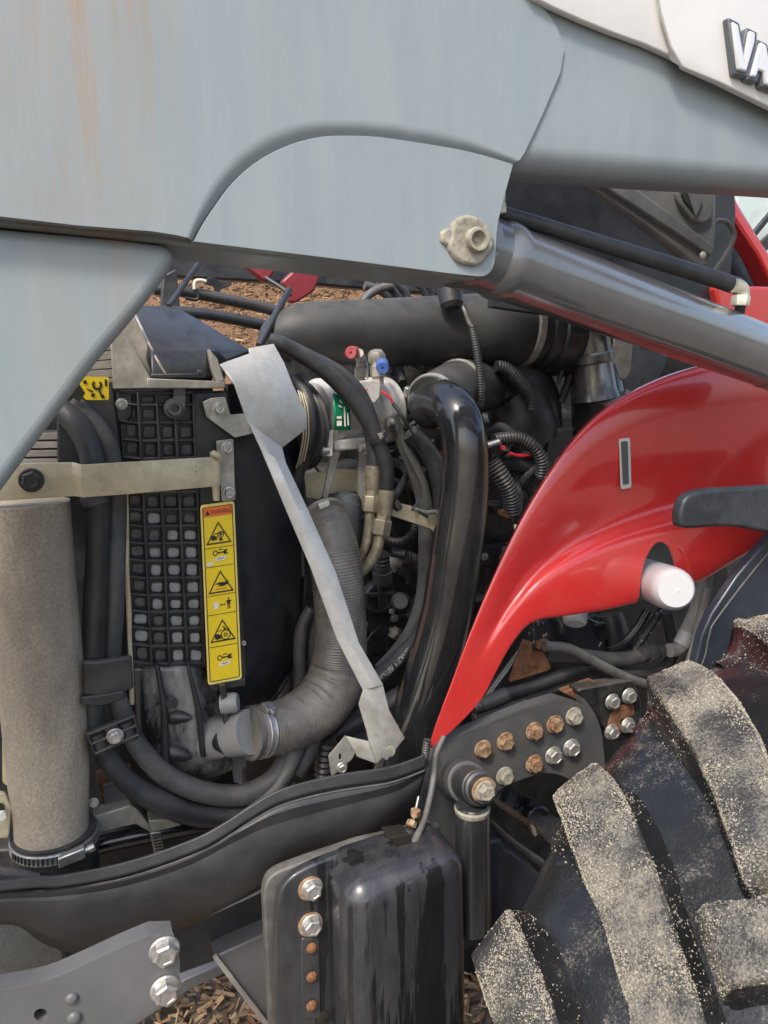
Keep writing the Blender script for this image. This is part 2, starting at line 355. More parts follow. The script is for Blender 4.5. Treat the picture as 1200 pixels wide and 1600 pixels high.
def boltmesh(kind, m):
    m = BM.get(m.name, m); key = (kind, m.name)
    if key in BOLT: return BOLT[key]
    V, F = [], []
    def ring(r, z, n, ph=0): 
        s = len(V); V.extend((r * math.cos(2 * math.pi * i / n + ph), r * math.sin(2 * math.pi * i / n + ph), z) for i in range(n)); return list(range(s, s + n))
    def skin(a, b):
        n = len(a)
        for i in range(n): F.append((a[i], a[(i + 1) % n], b[(i + 1) % n], b[i]))
    if kind == 'socket':
        rs = [ring(1, 0, 20), ring(1, .12, 20), ring(.78, .16, 20), ring(.74, .75, 20), ring(.66, .85, 20), ring(.42, .85, 6), ]
        for a, b in zip(rs[:4], rs[1:5]): skin(a, b)
        h = ring(.40, .82, 20); skin(rs[4], h); h2 = ring(.36, .45, 20); skin(h, h2); F.append(h2)
    elif kind == 'rivet':
        rs = [ring(1, 0, 16), ring(.95, .25, 16), ring(.7, .5, 16), ring(.3, .62, 16)]
        for a, b in zip(rs, rs[1:]): skin(a, b)
        F.append(rs[-1])
    else:
        rs = [ring(1.0, 0, 24), ring(1.0, .10, 24), ring(.92, .18, 24)]
        for a, b in zip(rs, rs[1:]): skin(a, b)
        F.append(rs[-1])
        hx = [ring(.80, .15, 6), ring(.80, .68, 6)]; skin(*hx)
        t = ring(.66, .78, 6); skin(hx[1], t); t2 = ring(.5, .78, 6); skin(t, t2); t3 = ring(.46, .74, 6); skin(t2, t3); F.append(t3)
    me = bpy.data.meshes.new('bolt'); me.from_pydata(V, [], F); me.update(); me.materials.append(m)
    if kind != 'hex':
        me.polygons.foreach_set('use_smooth', [True] * len(me.polygons)); me.set_sharp_from_angle(angle=R(40))
    BOLT[key] = me; return me
def bolt(px, py, L, rpx, m, par, kind='hex', name='bolt', label=None, nrm=None, spin=None):
    o = bpy.data.objects.new(name, boltmesh(kind, m)); COL.objects.link(o); o.parent = par
    c = P(px, py, L); s = mpp(c) * rpx
    q = (nrm or NRM).to_track_quat('Z', 'Y') @ Matrix.Rotation(random.random() * 6 if spin is None else spin, 4, 'Z').to_quaternion()
    o.rotation_mode = 'QUATERNION'; o.rotation_quaternion = q; o.location = c - rootloc(par); o.scale = (s, s, s)
    if label: o['label'] = label
    return o
def thing(name, label, cat, loc, group=None):
    o = bpy.data.objects.new(name, None); COL.objects.link(o); o.location = loc; o.empty_display_size = .1
    o['label'] = label; o['category'] = cat
    if group: o['group'] = group
    return o
def boxw(name, c, ax, m, par, bev=.002, label=None):   # box at world c with three half-axes
    V = [c + ax[0] * i + ax[1] * j + ax[2] * k for i in (-1, 1) for j in (-1, 1) for k in (-1, 1)]
    return bevel(fin(name, V, [(0, 1, 3, 2), (4, 6, 7, 5), (0, 4, 5, 1), (2, 3, 7, 6), (0, 2, 6, 4), (1, 5, 7, 3)], m, par, label=label), bev)
def textgeo(s, extr=0):
    cu = bpy.data.curves.new('t', 'FONT'); cu.body = s; cu.extrude = extr; cu.resolution_u = 3
    ob = bpy.data.objects.new('t', cu); COL.objects.link(ob)
    dg = bpy.context.evaluated_depsgraph_get(); me = bpy.data.meshes.new_from_object(ob.evaluated_get(dg))
    V = [tuple(v.co) for v in me.vertices]; F = [tuple(p.vertices) for p in me.polygons]
    bpy.data.objects.remove(ob); bpy.data.meshes.remove(me); bpy.data.curves.remove(cu)
    x0, x1 = min(v[0] for v in V), max(v[0] for v in V); y0, y1 = min(v[1] for v in V), max(v[1] for v in V)
    return [((v[0] - x0) / (x1 - x0), (v[1] - y0) / (y1 - y0), v[2]) for v in V], F
def quadmap(q, u, v):                        # bilinear in a photo quad: tl, tr, br, bl ; v down
    tl, tr, br, bl = q
    return tuple((tl[i] * (1 - u) + tr[i] * u) * (1 - v) + (bl[i] * (1 - u) + br[i] * u) * v for i in (0, 1))
def onquad(name, q, polys, L, m, par, label=None):      # flat print on a quad: polygons in 0..1
    V, F = [], []
    for po in polys:
        s = len(V); V += [P(*quadmap(q, u, v), L) for u, v in po]; F.append(tuple(range(s, s + len(po))))
    return fin(name, V, F, m, par, smooth=False, label=label)
def textquad(name, s, q, L, m, par):
    V, F = textgeo(s)
    return fin(name, [P(*quadmap(q, v[0], 1 - v[1]), L) for v in V], F, m, par, smooth=False)
def clamp(pts, t, wd, m, par, ex=.0016, ang=None, flat=1., screw=True):
    C, rr = path(pts, 14); i = max(1, min(len(C) - 2, int(t * (len(C) - 1)))); tdir = (C[i + 1] - C[i - 1]).normalized()
    r = rr[i] + ex; c = C[i]
    n = (NRM - tdir * NRM.dot(tdir)).normalized()
    o = lathe('hose_clamp', c - tdir * wd / 2, c + tdir * wd / 2, [(0, r - ex * .8), (.03, r), (.12, r + .0006), (.2, r), (.8, r), (.88, r + .0006), (.97, r), (1, r - ex * .8)], m, par, 36, None, True, 1)
    if screw and ang is not None:
        b = tdir.cross(n); d = n * math.cos(ang) + b * math.sin(ang); tg = tdir.cross(d)
        boxw('screw_housing', c + d * (r + .004), (tg * .010, d * .0045, tdir * wd * .62), zinc, o, .0012)
        lathe('screw', c + d * (r + .005) + tg * .009, c + d * (r + .005) + tg * .019, [(0, .0028), (.5, .0028), (.5, .004), (1, .0038)], zinc, o, 12, None, True, 1)
    return o

# ------------------------------------------------------------------ the setting: ground, bank of wood chips behind
def ground():
    n = 40; V = []; F = []
    g = fin('ground', [(-60, -40, 0), (60, -40, 0), (60, 90, 0), (-60, 90, 0)], [(0, 1, 2, 3)], ground_m, None, smooth=False)
    g['kind'] = 'structure'
    for j in range(n + 1):
        for i in range(n + 1):
            x = -14 + 28 * i / n; y = 4.2 + 9 * j / n
            z = -.05 + 3.6 * (1 - math.exp(-max(0, y - 4.3) * .42)) * 1.15 + .16 * mnoise.noise(Vector((x * .7, y * .7, 0))) + .05 * mnoise.noise(Vector((x * 3, y * 3, 2)))
            V.append((x, y, z if j else -.1))
    for j in range(n):
        for i in range(n): a = j * (n + 1) + i; F.append((a, a + 1, a + n + 2, a + n + 1))
    b = fin('wood_chip_bank', V, F, mulch, None); b['kind'] = 'structure'
    rnd = random.Random(3)
    def chips(name, cnt, place, smin, smax):
        V, F, fm = [], [], []
        for _ in range(cnt):
            c, nz = place(rnd); l = rnd.uniform(smin, smax) * rnd.uniform(.5, 1); wd = l * rnd.uniform(.12, .4); t = wd * rnd.uniform(.15, .5)
            ax = Vector((rnd.gauss(0, 1), rnd.gauss(0, 1), rnd.gauss(0, .35))).normalized(); up_ = (nz + Vector((rnd.gauss(0, .4), rnd.gauss(0, .4), 0))).normalized()
            b_ = ax.cross(up_).normalized(); u_ = b_.cross(ax); s = len(V)
            for i in (-1, 1):
                k = rnd.uniform(.4, 1)
                for j in (-1, 1):
                    for q in (-1, 1): V.append(c + ax * i * l + b_ * j * wd * k + u_ * q * t)
            F.extend(tuple(s + x for x in f) for f in ((0, 1, 3, 2), (4, 6, 7, 5), (0, 4, 5, 1), (2, 3, 7, 6), (0, 2, 6, 4), (1, 5, 7, 3)))
            fm += [rnd.choice((0, 1, 1, 1, 2) if 'bank' in name else (0, 0, 0, 1, 1, 2))] * 6
        o = fin(name, V, F, None, None, smooth=False, mats=chip_ms, fm=fm); o['kind'] = 'stuff'
    def p_ground(r):
        x, y = r.uniform(-2.2, 1.0), r.uniform(1.0, 4.4); return Vector((x, y, r.uniform(0, .022))), UP
    def p_bank(r):
        x, y = r.uniform(-2.6, 1.6), r.uniform(4.4, 7.8)
        z = -.05 + 3.6 * (1 - math.exp(-max(0, y - 4.3) * .42)) * 1.15 + .16 * mnoise.noise(Vector((x * .7, y * .7, 0))) + .05 * mnoise.noise(Vector((x * 3, y * 3, 2)))
        return Vector((x, y, z + r.uniform(-.005, .03))), Vector((0, -.6, .8))
    chips('wood_chips', 38000, p_ground, .010, .034)
    chips('bank_wood_chips', 26000, p_bank, .012, .036)
ground()

# ------------------------------------------------------------------ front loader
LD_LOC = Vector((-.2, .95, 0))
LD = thing('front_loader', 'grey steel front loader arm with black lift cylinder crossing above the open engine bay', 'loader', LD_LOC)
loader_extra()
LA = .83
body_top = [(-620, -300), (780, -170), (826, -30), (850, 12), (870, 42), (882, 74), (876, 112), (848, 178), (820, 238)]
sw_out = cr([(812, 250), (745, 222), (680, 203), (600, 191), (540, 187), (480, 190), (430, 203), (388, 226), (352, 260), (322, 302), (304, 340), (292, 371)], 4)
fold = [(275, 367), (235, 361), (120, 352), (0, 338), (-620, 290)]
sw_in = cr([(802, 256), (738, 238), (680, 227), (600, 215), (555, 212), (508, 213), (468, 221), (430, 236), (395, 257), (362, 287), (337, 320), (317, 350), (303, 376)], 4)
arm = plate('arm_plate', body_top + sw_out + fold, LA, .014, loader, LD, 0)
# pressed swoop: the plate rolls back to the lobe
V, F, rows = [], [], 7
m_ = min(len(sw_out), len(sw_in))
so = [sw_out[round(i * (len(sw_out) - 1) / (m_ - 1))] for i in range(m_)]; si = [sw_in[round(i * (len(sw_in) - 1) / (m_ - 1))] for i in range(m_)]
for i in range(m_):
    for j in range(rows):
        t = j / (rows - 1); dz = .0075 * t ** 2.2
        q = (so[i][0] * (1 - t) + si[i][0] * t * 1.0, so[i][1] * (1 - t) + si[i][1] * t)
        V.append(P(q[0], q[1], LA) - NRM * dz)
for i in range(m_ - 1):
    for j in range(rows - 1): a = i * rows + j; F.append((a, a + 1, a + rows + 1, a + rows))
fin('pressed_swoop', V, F, loader, arm, ang=60)
lobe = sw_in + [(300, 377), (520, 404), (700, 427)] + rp([(720, 430), (772, 434), (777, 352), (790, 300)], [0, 34, 14, 0], 5)[1:]
plate('lobe_plate', lobe, LA + .0035, .018, loader, LD, .0022)
# box behind the plates (its underside shows)
plate('arm_box', [(-620, -280), (800, -150), (790, 230), (745, 438), (302, 386), (-620, 290)], LA + .036, .10, loader, LD, .004)
# lower leg with a rolled edge
leg = [(-620, 309), (0, 356), (200, 374), (256, 382), (280, 394), (262, 428), (232, 468), (196, 512), (150, 566), (104, 628), (50, 700), (0, 768), (-220, 1040), (-620, 1560)]
lp = plate('lower_leg', leg, LA + .026, .13, loader, LD, 0)
bv = lp.modifiers.new('bevel', 'BEVEL'); bv.width = .026; bv.segments = 7; bv.limit_method = 'ANGLE'; bv.angle_limit = R(50)
lp.data.polygons.foreach_set('use_smooth', [True] * len(lp.data.polygons)); lp.data.set_sharp_from_angle(angle=R(60))
# rear beam: box section with a rolled lower corner, running back past the hood
def beam():
    a, c = P(772, 262, LA + .004), P(1640, 322, LA + .004)
    prof = [(.42, 0), (.2, 0), (.05, 0)] + [(.027 - .027 * math.sin(t * math.pi / 16), .027 * (1 - math.cos(t * math.pi / 16))) for t in range(9)] + [(0, .055), (.42, .055)]
    V, F = [], []
    n = 6
    for i in range(n + 1):
        q = a.lerp(c, i / n)
        for u, b in prof: V.append(q + UP * u - NRM * b)
    m = len(prof)
    for i in range(n):
        for j in range(m): F.append((i * m + j, i * m + (j + 1) % m, (i + 1) * m + (j + 1) % m, (i + 1) * m + j))
    F.append(tuple(range(m))); F.append(tuple(range(n * m, n * m + m)))
    fin('rear_beam', V, F, loader, LD, ang=30)
beam()
# pivot pin with its keeper lug
pin_out = [(736 + (36 + 2.5 * math.sin(3 * a + 1) + 1.6 * math.sin(7 * a)) * math.cos(a) * .98, 375 + (40 + 2 * math.sin(2 * a)) * math.sin(a)) for a in [2 * math.pi * i / 40 for i in range(40)]]
pin = plate('pivot_pin', pin_out, LA - .003, .020, boss_m, LD, .004, seg=3)
plate('keeper_lug', rp([(689, 362), (700, 355), (716, 358), (722, 372), (716, 388), (700, 384), (690, 378)], 5), LA - .0015, .014, boss_m, pin, .003)
c0 = P(744, 375, LA - .004); s0 = mpp(c0)
lathe('pin_centre', c0 - NRM * .01, c0 + NRM * .007, [(0, 19), (.8, 19), (1, 17), (1, 13), (.55, 11.5), (.5, 4), (.62, 3.5), (.62, 0)], boss_m, pin, 28, None, True, s0)
# grease ring stain plate under pin: weld bead
# lift cylinder
Ca, Cb = P(720, 385, LA + .075), P(1320, 602, .955)
sc_ = mpp(P(900, 445, .9))
cyl = lathe('lift_cylinder', Ca, Cb, [(0, 60), (.02, 60), (.03, 55), (.74, 55), (.742, 54), (.748, 54), (.75, 56.5), (.775, 56.5), (.777, 54.6), (.783, 54.6), (.785, 57), (1, 57)], chrome, LD, 56, None, True, sc_)
lathe('weld_collar', Ca + (Cb - Ca).normalized() * .045, Ca + (Cb - Ca).normalized() * .075, [(0, 55), (.3, 59), (.6, 59), (.8, 57.5), (1, 55.2)], chrome, cyl, 40, None, True, sc_)
ey = P(738, 376, LA + .06)
lathe('cylinder_eye', ey - NRM * .07, ey + NRM * .028, [(0, 32), (.04, 34), (.96, 34), (1, 32)], chrome, LD, 36, None, True, sc_)
hose_pts = [(772, 328, LA + .07, 11), (800, 338, LA + .07, 11.5), (880, 362, .90, 12), (980, 393, .915, 12.5), (1080, 424, .93, 13), (1152, 447, .94, 13)]
tube('cylinder_hose', hose_pts, rub, LD, 16)
el = plate('hose_elbow', rp([(773, 294), (786, 289), (791, 300), (790, 330), (774, 332), (772, 316)], 3), LA + .055, .022, cream_paint, LD, .003)
plate('hose_nut', rp([(772, 316), (791, 316), (792, 332), (772, 333)], 2), LA + .05, .028, cream_paint, el, .003)
ft = tube('hose_fitting', [(1146, 446, .93, 11), (1158, 450, .93, 11), (1162, 462, .93, 9), (1160, 474, .93, 10)], cream_paint, LD, 10)
lathe('hex_nut', (1158, 462, .925), (1156, 478, .925), [(0, 13), (.1, 14), (.9, 14), (1, 13)], cream_paint, ft, 6)
lathe('port_stub', (1157, 478, .93), (1154, 496, .935), [(0, 8), (1, 8)], rub, ft, 14)

# ------------------------------------------------------------------ tractor
TR_LOC = Vector((.3, 1.7, 0))
TR = thing('tractor', 'red and white tractor with raised hood, open engine bay and a muddy front wheel', 'tractor', TR_LOC)

# --- raised hood
HL = .826
hV = [(640, -260, HL), (830, -2, HL), (860, 14, HL), (905, 34, HL), (955, 54, HL), (1005, 72, HL), (1040, 88, HL), (1054, 94, HL - .004), (1064, 107, HL - .01), (1120, 131, HL - .01), (1200, 170, HL - .01), (1600, 366, HL - .01),
      (1600, -260, HL - .012), (1010, -260, HL - .012), (1022, -60, HL - .012), (1036, 20, HL - .012), (1050, 72, HL - .011), (1020, -60, HL), (1032, 20, HL), (1044, 70, HL), (990, -260, HL)]
hood = sheet('hood', hV, [(0, 1, 2, 3, 17, 20), (3, 4, 5, 6, 7, 19, 18, 17), (7, 8, 16, 19), (19, 16, 15, 18), (18, 15, 14, 17), (17, 14, 13, 20), (8, 9, 10, 11, 12, 13, 14, 15, 16)], .010, white_p, TR, .0035)
def letter(name, polys, dep):
    o = plate(name, polys[0], HL - .025, .010, lettergrey, hood, .002, holes=polys[2:])
    plate('letter_face', polys[1], HL - .029, .005, silver, o, .0018)
V_out = [(1138, 26), (1156, 35), (1161, 62), (1168, 42), (1184, 50), (1183, 68), (1170, 122), (1149, 116)]
V_in = [(1145, 33), (1154, 38), (1164, 92), (1172, 47), (1181, 51), (1180, 66), (1167, 112), (1154, 108)]
letter('letter_v', [V_out, V_in], 0)
A_out = [(1166, 124), (1183, 60), (1200, 68), (1216, 145), (1190, 136), (1188, 118), (1184, 130)]
A_in = [(1174, 118), (1189, 65), (1198, 70), (1210, 136), (1196, 131), (1194, 112), (1186, 109), (1182, 121)]
letter('letter_a', [A_out, A_in], 0)
# dark inside of the hood, and the grey liner hanging from it
plate('hood_underside', [(770, 200), (1140, 200), (1150, 330), (1135, 520), (1060, 520), (770, 480)], 1.32, .02, blk_clean, TR, .002)
lin = plate('hood_liner', rp([(880, 262), (935, 272), (1120, 300), (1119, 372), (1110, 418), (1092, 420), (1000, 348)], [0, 0, 0, 12, 12, 10, 10]), 1.16, .02, inner_m, TR, .006)
plate('liner_rib', [(900, 262), (960, 268), (1118, 384), (1112, 402)], 1.152, .012, inner_m, lin, .004)
plate('vent_recess', rp([(1056, 296), (1074, 284), (1116, 292), (1114, 340), (1100, 350), (1084, 346), (1062, 318)], 8), 1.150, .014, inner_m, lin, .003)
plate('vent_hole', rp([(1064, 300), (1076, 290), (1094, 296), (1092, 338), (1070, 314)], 6), 1.146, .004, blk, lin, .001)
plate('vent_flap', rp([(1072, 290), (1100, 310), (1088, 340)], 5), 1.144, .003, inner_m, lin, .001)
bolt(1098, 399, 1.15, 6, cream_paint, lin, 'rivet', 'rivet')
tube('liner_handle', [(1118, 345, 1.12, 4), (1134, 346, 1.12, 4), (1144, 358, 1.12, 4), (1146, 372, 1.12, 4), (1134, 398, 1.12, 4), (1116, 424, 1.12, 4)], inner_m, TR, 8)
# cab: red pillar, door glass, red lower panel
plate('cab_pillar', [(1110, 280), (1136, 280), (1160, 330), (1205, 400), (1240, 470), (1218, 470), (1186, 400), (1150, 345)], 1.38, .05, red_p, TR, .006)
gl = plate('cab_window', [(1124, 270), (1320, 270), (1320, 520), (1236, 462), (1196, 392), (1158, 330)], 1.43, .006, glass, TR, .001)
plate('window_wiper', [(1170, 372), (1215, 318), (1219, 324), (1174, 380)], 1.40, .01, blk, TR, .002)
plate('window_frame', [(1178, 388), (1220, 350), (1224, 366), (1190, 400)], 1.405, .01, blk, TR, .002)
plate('cab_side_panel', [(1112, 280), (1150, 350), (1220, 470), (1230, 520), (1110, 520), (1105, 400)], 1.46, .03, navy, TR, .004)
plate('red_lower_panel', rp([(1118, 445), (1330, 452), (1330, 540), (1140, 540), (1128, 500)], 10), 1.30, .03, red_p, TR, .006)
plate('cab_far_wall', [(1150, 240), (1400, 240), (1400, 700), (1150, 700)], 2.4, .04, white_p, TR, .004)

# --- far side seen through the gap: dark side rail, rods, red panel tips, hoses
plate('far_side_rail', [(215, 396), (820, 440), (820, 478), (700, 462), (480, 444), (215, 430)], 2.25, .05, blk, TR, .006)
tube('far_tube', [(240, 452, 2.1, 9), (290, 456, 2.1, 9), (400, 478, 2.1, 9), (470, 496, 2.1, 9), (560, 512, 2.1, 9)], blk, TR, 12)
tube('far_pipe', [(250, 486, 1.9, 9), (330, 492, 1.9, 9), (430, 512, 1.9, 9), (520, 530, 1.9, 9)], blk_clean, TR, 12)
plate('far_bracket', [(255, 430), (276, 420), (282, 486), (250, 500)], 2.0, .03, blk, TR, .003)
tube('far_pipe_clip', [(304, 452, 2.08, 3), (305, 440, 2.08, 3), (314, 438, 2.08, 3), (322, 440, 2.08, 3)], cream_paint, TR, 8)
plate('far_manifold', rp([(318, 438), (330, 432), (345, 440), (362, 440), (362, 446), (345, 452), (340, 460), (334, 446), (322, 444)], 2), 2.1, .02, blk, TR, .002)
tube('far_lever', [(290, 466, 2.05, 2.5), (308, 468, 2.05, 2.5), (309, 458, 2.05, 2.5)], blk, TR, 8)
tube('gas_strut', [(316, 404, 1.62, 4), (264, 478, 1.55, 4.5)], gloss, TR, 10, n=2)
gs = tube('gas_strut', [(452, 452, 1.62, 5.5), (405, 540, 1.55, 6)], gloss, TR, 12, n=2)
tube('strut_rod', [(415, 434, 1.66, 3.5), (446, 454, 1.63, 3.5), (452, 462, 1.62, 4)], blk, gs, 8)
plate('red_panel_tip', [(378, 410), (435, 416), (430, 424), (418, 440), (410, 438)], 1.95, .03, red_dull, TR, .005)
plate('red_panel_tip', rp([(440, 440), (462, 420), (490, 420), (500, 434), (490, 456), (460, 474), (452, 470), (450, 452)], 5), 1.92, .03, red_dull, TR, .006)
for i, pts in enumerate(([(556, 500), (570, 468), (590, 452), (612, 446)], [(590, 440), (612, 452), (626, 474), (630, 492)], [(612, 440), (632, 456), (640, 480)], [(570, 446), (604, 460), (616, 490)],
                         [(648, 440), (662, 456), (670, 480)], [(658, 436), (672, 452), (680, 480)], [(668, 434), (684, 450), (694, 480)], [(628, 440), (628, 460), (640, 476)])):
    tube('far_hose', [(x, y, 1.9 + .02 * i, 5 + (i < 4) * 2) for x, y in pts], rub if i % 3 else rub_grey, TR, 10)

# --- cooling pack: header, cover, ribbed side housing, tank
def cooling():
    # fins of the coolers seen past the loader leg
    for (q, n) in (([(120, 530), (172, 520), (178, 606), (96, 606)], 6), ([(20, 676), (96, 676), (104, 742), (20, 742)], 5)):
        core = plate('cooler_core', q, 1.29, .06, blk, TR, .001)
        for i in range(n):
            t = (i + .5) / n; a = quadmap(q, 0, t - .07); b = quadmap(q, 1, t - .07 - .12 / n); c = quadmap(q, 1, t + .06); d = quadmap(q, 0, t + .08)
            plate('fin_row', [a, b, c, d], 1.282, .012, fins_m, core, .0005)
    plate('part_label', [(92, 690), (101, 694), (103, 722), (94, 722)], 1.275, .002, wprint, TR, 0)
    # cast end frame (pale, dirty aluminium)
    plate('header_end', [(172, 522), (184, 508), (200, 528), (236, 590), (230, 607), (177, 608)], 1.262, .010, alu_dirty, TR, .0015)
    plate('header_rail', [(230, 591), (352, 596), (352, 607), (229, 607)], 1.250, .020, alu_dirty, TR, .0015)
    plate('header_post', [(326, 545), (340, 560), (352, 596), (338, 597), (330, 575)], 1.262, .020, alu_dirty, TR, .002)
    plate('header_back', [(180, 500), (204, 480), (238, 552), (238, 592)], 1.30, .02, alu_dirty, TR, .002)
    V = [(204, 478, 1.42), (276, 482, 1.52), (392, 550, 1.40), (352, 565, 1.33), (338, 551, 1.31), (323, 550, 1.29), (320, 590, 1.262), (238, 590, 1.262), (238, 552, 1.28), (350, 592, 1.33)]
    sheet('air_duct_cover', V, [(0, 8, 5, 4, 3, 2, 1), (8, 7, 6, 5), (0, 7, 8), (4, 9, 3), (5, 6, 9, 4)], .006, blk_clean, TR, .002)
    plate('cover_rim', [(236, 584), (322, 583), (322, 591), (236, 591)], 1.256, .012, blk, TR, .002)
    tube('duct_edge', [(206, 480, 1.41, 2.2), (238, 548, 1.285, 2.2), (262, 590, 1.262, 2)], alu_dirty, TR, 6, n=4)
    plate('cover_clip', [(308, 578), (318, 578), (318, 587), (308, 587)], 1.255, .006, blk, TR, .002)
    # yellow service decal behind the loader leg
    d = plate('service_decal', rp([(112, 600), (122, 588), (170, 589), (170, 625), (134, 625)], 3), 1.235, .002, yel, TR, 0)
    plate('black_corner', [(100, 604), (124, 600), (133, 614), (124, 628), (108, 618)], 1.2345, .001, ink, d, 0)
    q = [(122, 588), (170, 589), (170, 625), (122, 625)]
    pol = [[(.62 + .17 * math.cos(a), .36 + .22 * math.sin(a)) for a in [R(-50 + 280 * i / 12) for i in range(13)]] + [(.62 + .09 * math.cos(a), .36 + .12 * math.sin(a)) for a in [R(230 - 280 * i / 8) for i in range(9)]],
           [(.66, .55), (.72, .52), (.78, .78), (.72, .8)], [(.72, .80), (.84, .76), (.88, .92), (.76, .94)], [(.15, .2), (.26, .14), (.3, .3), (.2, .34)], [(.86, .12), (.94, .10), (.95, .4), (.88, .42)], [(.3, .5), (.5, .62), (.48, .68), (.28, .56)], [(.44, .7), (.56, .74), (.52, .9), (.42, .86)]]
    onquad('wrench_symbol', q, pol, 1.2335, ink, d)
    plate('decal_backing', [(88, 596), (176, 596), (196, 760), (90, 760)], 1.27, .03, blk_clean, TR, .003)

    plate('dark_backing', [(60, 520), (330, 560), (380, 1330), (-60, 1340), (-60, 700)], 1.40, .02, blk_clean, TR, .002)  # added black sheet that stands in for the darkness between the hoses
    # ribbed black side housing, seen square on and (its narrow edge) along the left
    HB = 1.285
    top = [(213, 612), (306, 612)]; 
    hs = plate('side_housing', [(186, 610), (306, 610), (322, 1045), (205, 1045)], HB, .05, blk_clean, TR, .002)
    xs0 = [189, 217, 246, 274, 303]; xs1 = [208, 237, 265, 293, 320]     # at y=640 and y=1037
    ys = [615, 633, 661, 689, 717, 744, 770, 797, 823, 850, 877, 904, 931, 957, 983, 1010, 1038]
    def gx(i, y): t = (y - 640) / 397; return xs0[i] * (1 - t) + xs1[i] * t
    for i in range(5):
        pl = [(gx(i, y) - 2.2, y) for y in (613, 1042)] + [(gx(i, y) + 2.2, y) for y in (1042, 613)]
        plate('vertical_rib', pl, HB - .016 - (.004 if i else -.006), .024, blk, hs, .0012)
    for y in ys:
        plate('cross_rib', [(gx(0, y) - 1, y - 5), (gx(1, y), y - 1.8), (gx(4, y) + 2, y - 2.6 - 1), (gx(4, y) + 2, y + 1), (gx(1, y), y + 2.4), (gx(0, y) - 1, y - 1)], HB - .017, .022, blk, hs, .0012)
    rnd = random.Random(5)
    for j in range(len(ys) - 1):
        for i in range(4):
            if j < 2 and i > 1: continue
            y0, y1 = ys[j] + 4, ys[j + 1] - 4; x0, x1 = gx(i, (y0 + y1) / 2) + 4, gx(i + 1, (y0 + y1) / 2) - 4
            if i == 0: x1 += 1; y0 -= 3; y1 -= 3
            mx, my = (x0 + x1) / 2, (y0 + y1) / 2; sx = (x1 - x0) / 2 * rnd.uniform(.82, 1); sy = (y1 - y0) / 2 * rnd.uniform(.8, 1)
            pts = [(mx + sx * (abs(math.cos(a)) ** .5) * math.copysign(1, math.cos(a)) * rnd.uniform(.88, 1.03), my + sy * (abs(math.sin(a)) ** .5) * math.copysign(1, math.sin(a)) * rnd.uniform(.85, 1.03)) for a in [2 * math.pi * k / 12 + .26 for k in range(12)]]
            plate('cell_pad', pts, HB - .003 - rnd.uniform(0, .002), .004, (rnd.choice((pad_m, pad_m, MATS['pale_silt'])) if i in (2, 3) and j > 7 else rnd.choice((pad_m, MATS['dark_silt']))) if (7 <= j and i) or (j >= 12) else MATS['dark_silt'], hs, .001, seg=1)
    bolt(190, 631, 1.262, 9, zinc, hs, 'socket', 'bolt')
    plate('mount_ear', rp([(181, 612), (208, 612), (208, 648), (196, 664), (182, 660)], 5), 1.272, .02, blk, hs, .003)
    bolt(272, 638, HB - .024, 16, darksteel, hs, 'socket', 'bolt')
    plate('lifting_tab', [(271, 606), (290, 606), (290, 640), (271, 640)], HB - .028, .004, darksteel, hs, .001)
    # black upright beside it
    plate('upright_rail', [(303, 613), (357, 610), (360, 640), (370, 795), (386, 1060), (330, 1068), (313, 800)], 1.262, .028, blk_clean, TR, .003)
    # bottom tank
    V, F = [], []
    nx, ny = 28, 20
    for j in range(ny + 1):
        t = j / ny; y = 1040 + 182 * t
        xl = 207 + 10 * t + 48 * max(0, (t - .55) / .45) ** 2; xr = 330 + 36 * min(1, t * 1.3) - 8 * max(0, (t - .8) / .2) ** 2
        for i in range(nx + 1):
            u = i / nx; x = xl + (xr - xl) * u; yy = y + (0 if t < .6 else -14 * (2 * abs(u - .5)) ** 2 * (t - .6) / .4)
            dep = 1.272 + .05 * (1 - math.sin(math.pi * min(1, max(0, .06 + .9 * u)))) ** 1.4 + .05 * max(0, (t - .75) / .25) ** 2 - .012 * math.sin(math.pi * t)
            V.append((x, yy, dep))
    for j in range(ny):
        for i in range(nx): a = j * (nx + 1) + i; F.append((a, a + 1, a + nx + 2, a + nx + 1))
    tk = sheet('radiator_tank', V, F, .004, tank_m, TR, 0)
    for pts in ([(243, 1040), (249, 1040), (262, 1100), (266, 1205), (254, 1198), (252, 1110)], [(292, 1040), (297, 1040), (316, 1110), (322, 1185), (314, 1185), (306, 1110)]):
        plate('tank_rib', pts, 1.245, .03, blk_clean, tk, .003)
    plate('tank_flange', rp([(343, 1072), (353, 1070), (357, 1120), (358, 1200), (350, 1212), (350, 1120)], 3), 1.232, .012, blk, tk, .002)
    for (a, b, r) in (((263, 1118, 1.27), (300, 1122, 1.245), 13), ((263, 1172, 1.27), (300, 1184, 1.25), 16), ((320, 1108, 1.27), (346, 1106, 1.235), 13), ((322, 1160, 1.27), (352, 1156, 1.24), 22)):
        lathe('tank_gusset', a, b, [(0, r), (.35, r * .95), (.8, r * .5), (1, r * .12)] if a[0] < 300 else [(0, r * .12), (.25, r * .5), (1, r)], blk_clean, tk, 16)
    disc('tank_port', 269, 1098, 1.245, 9, .004, blk, tk, 20)
    lathe('small_outlet', (346, 1100, 1.245), (372, 1097, 1.235), [(0, 16), (.8, 16), (1, 13.5)], MATS['silver_plastic'], tk, 20)
    lathe('outlet_neck', (326, 1153, 1.29), (392, 1143, 1.225), [(0, 34), (1, 34)], MATS['silver_plastic'], tk, 32)
    plate('outlet_bracket', [(362, 1186), (386, 1176), (386, 1198), (380, 1202), (380, 1224), (366, 1224)], 1.25, .01, darksteel, TR, .002)
    q = [(288, 1212), (322, 1203), (324, 1212), (292, 1220)]
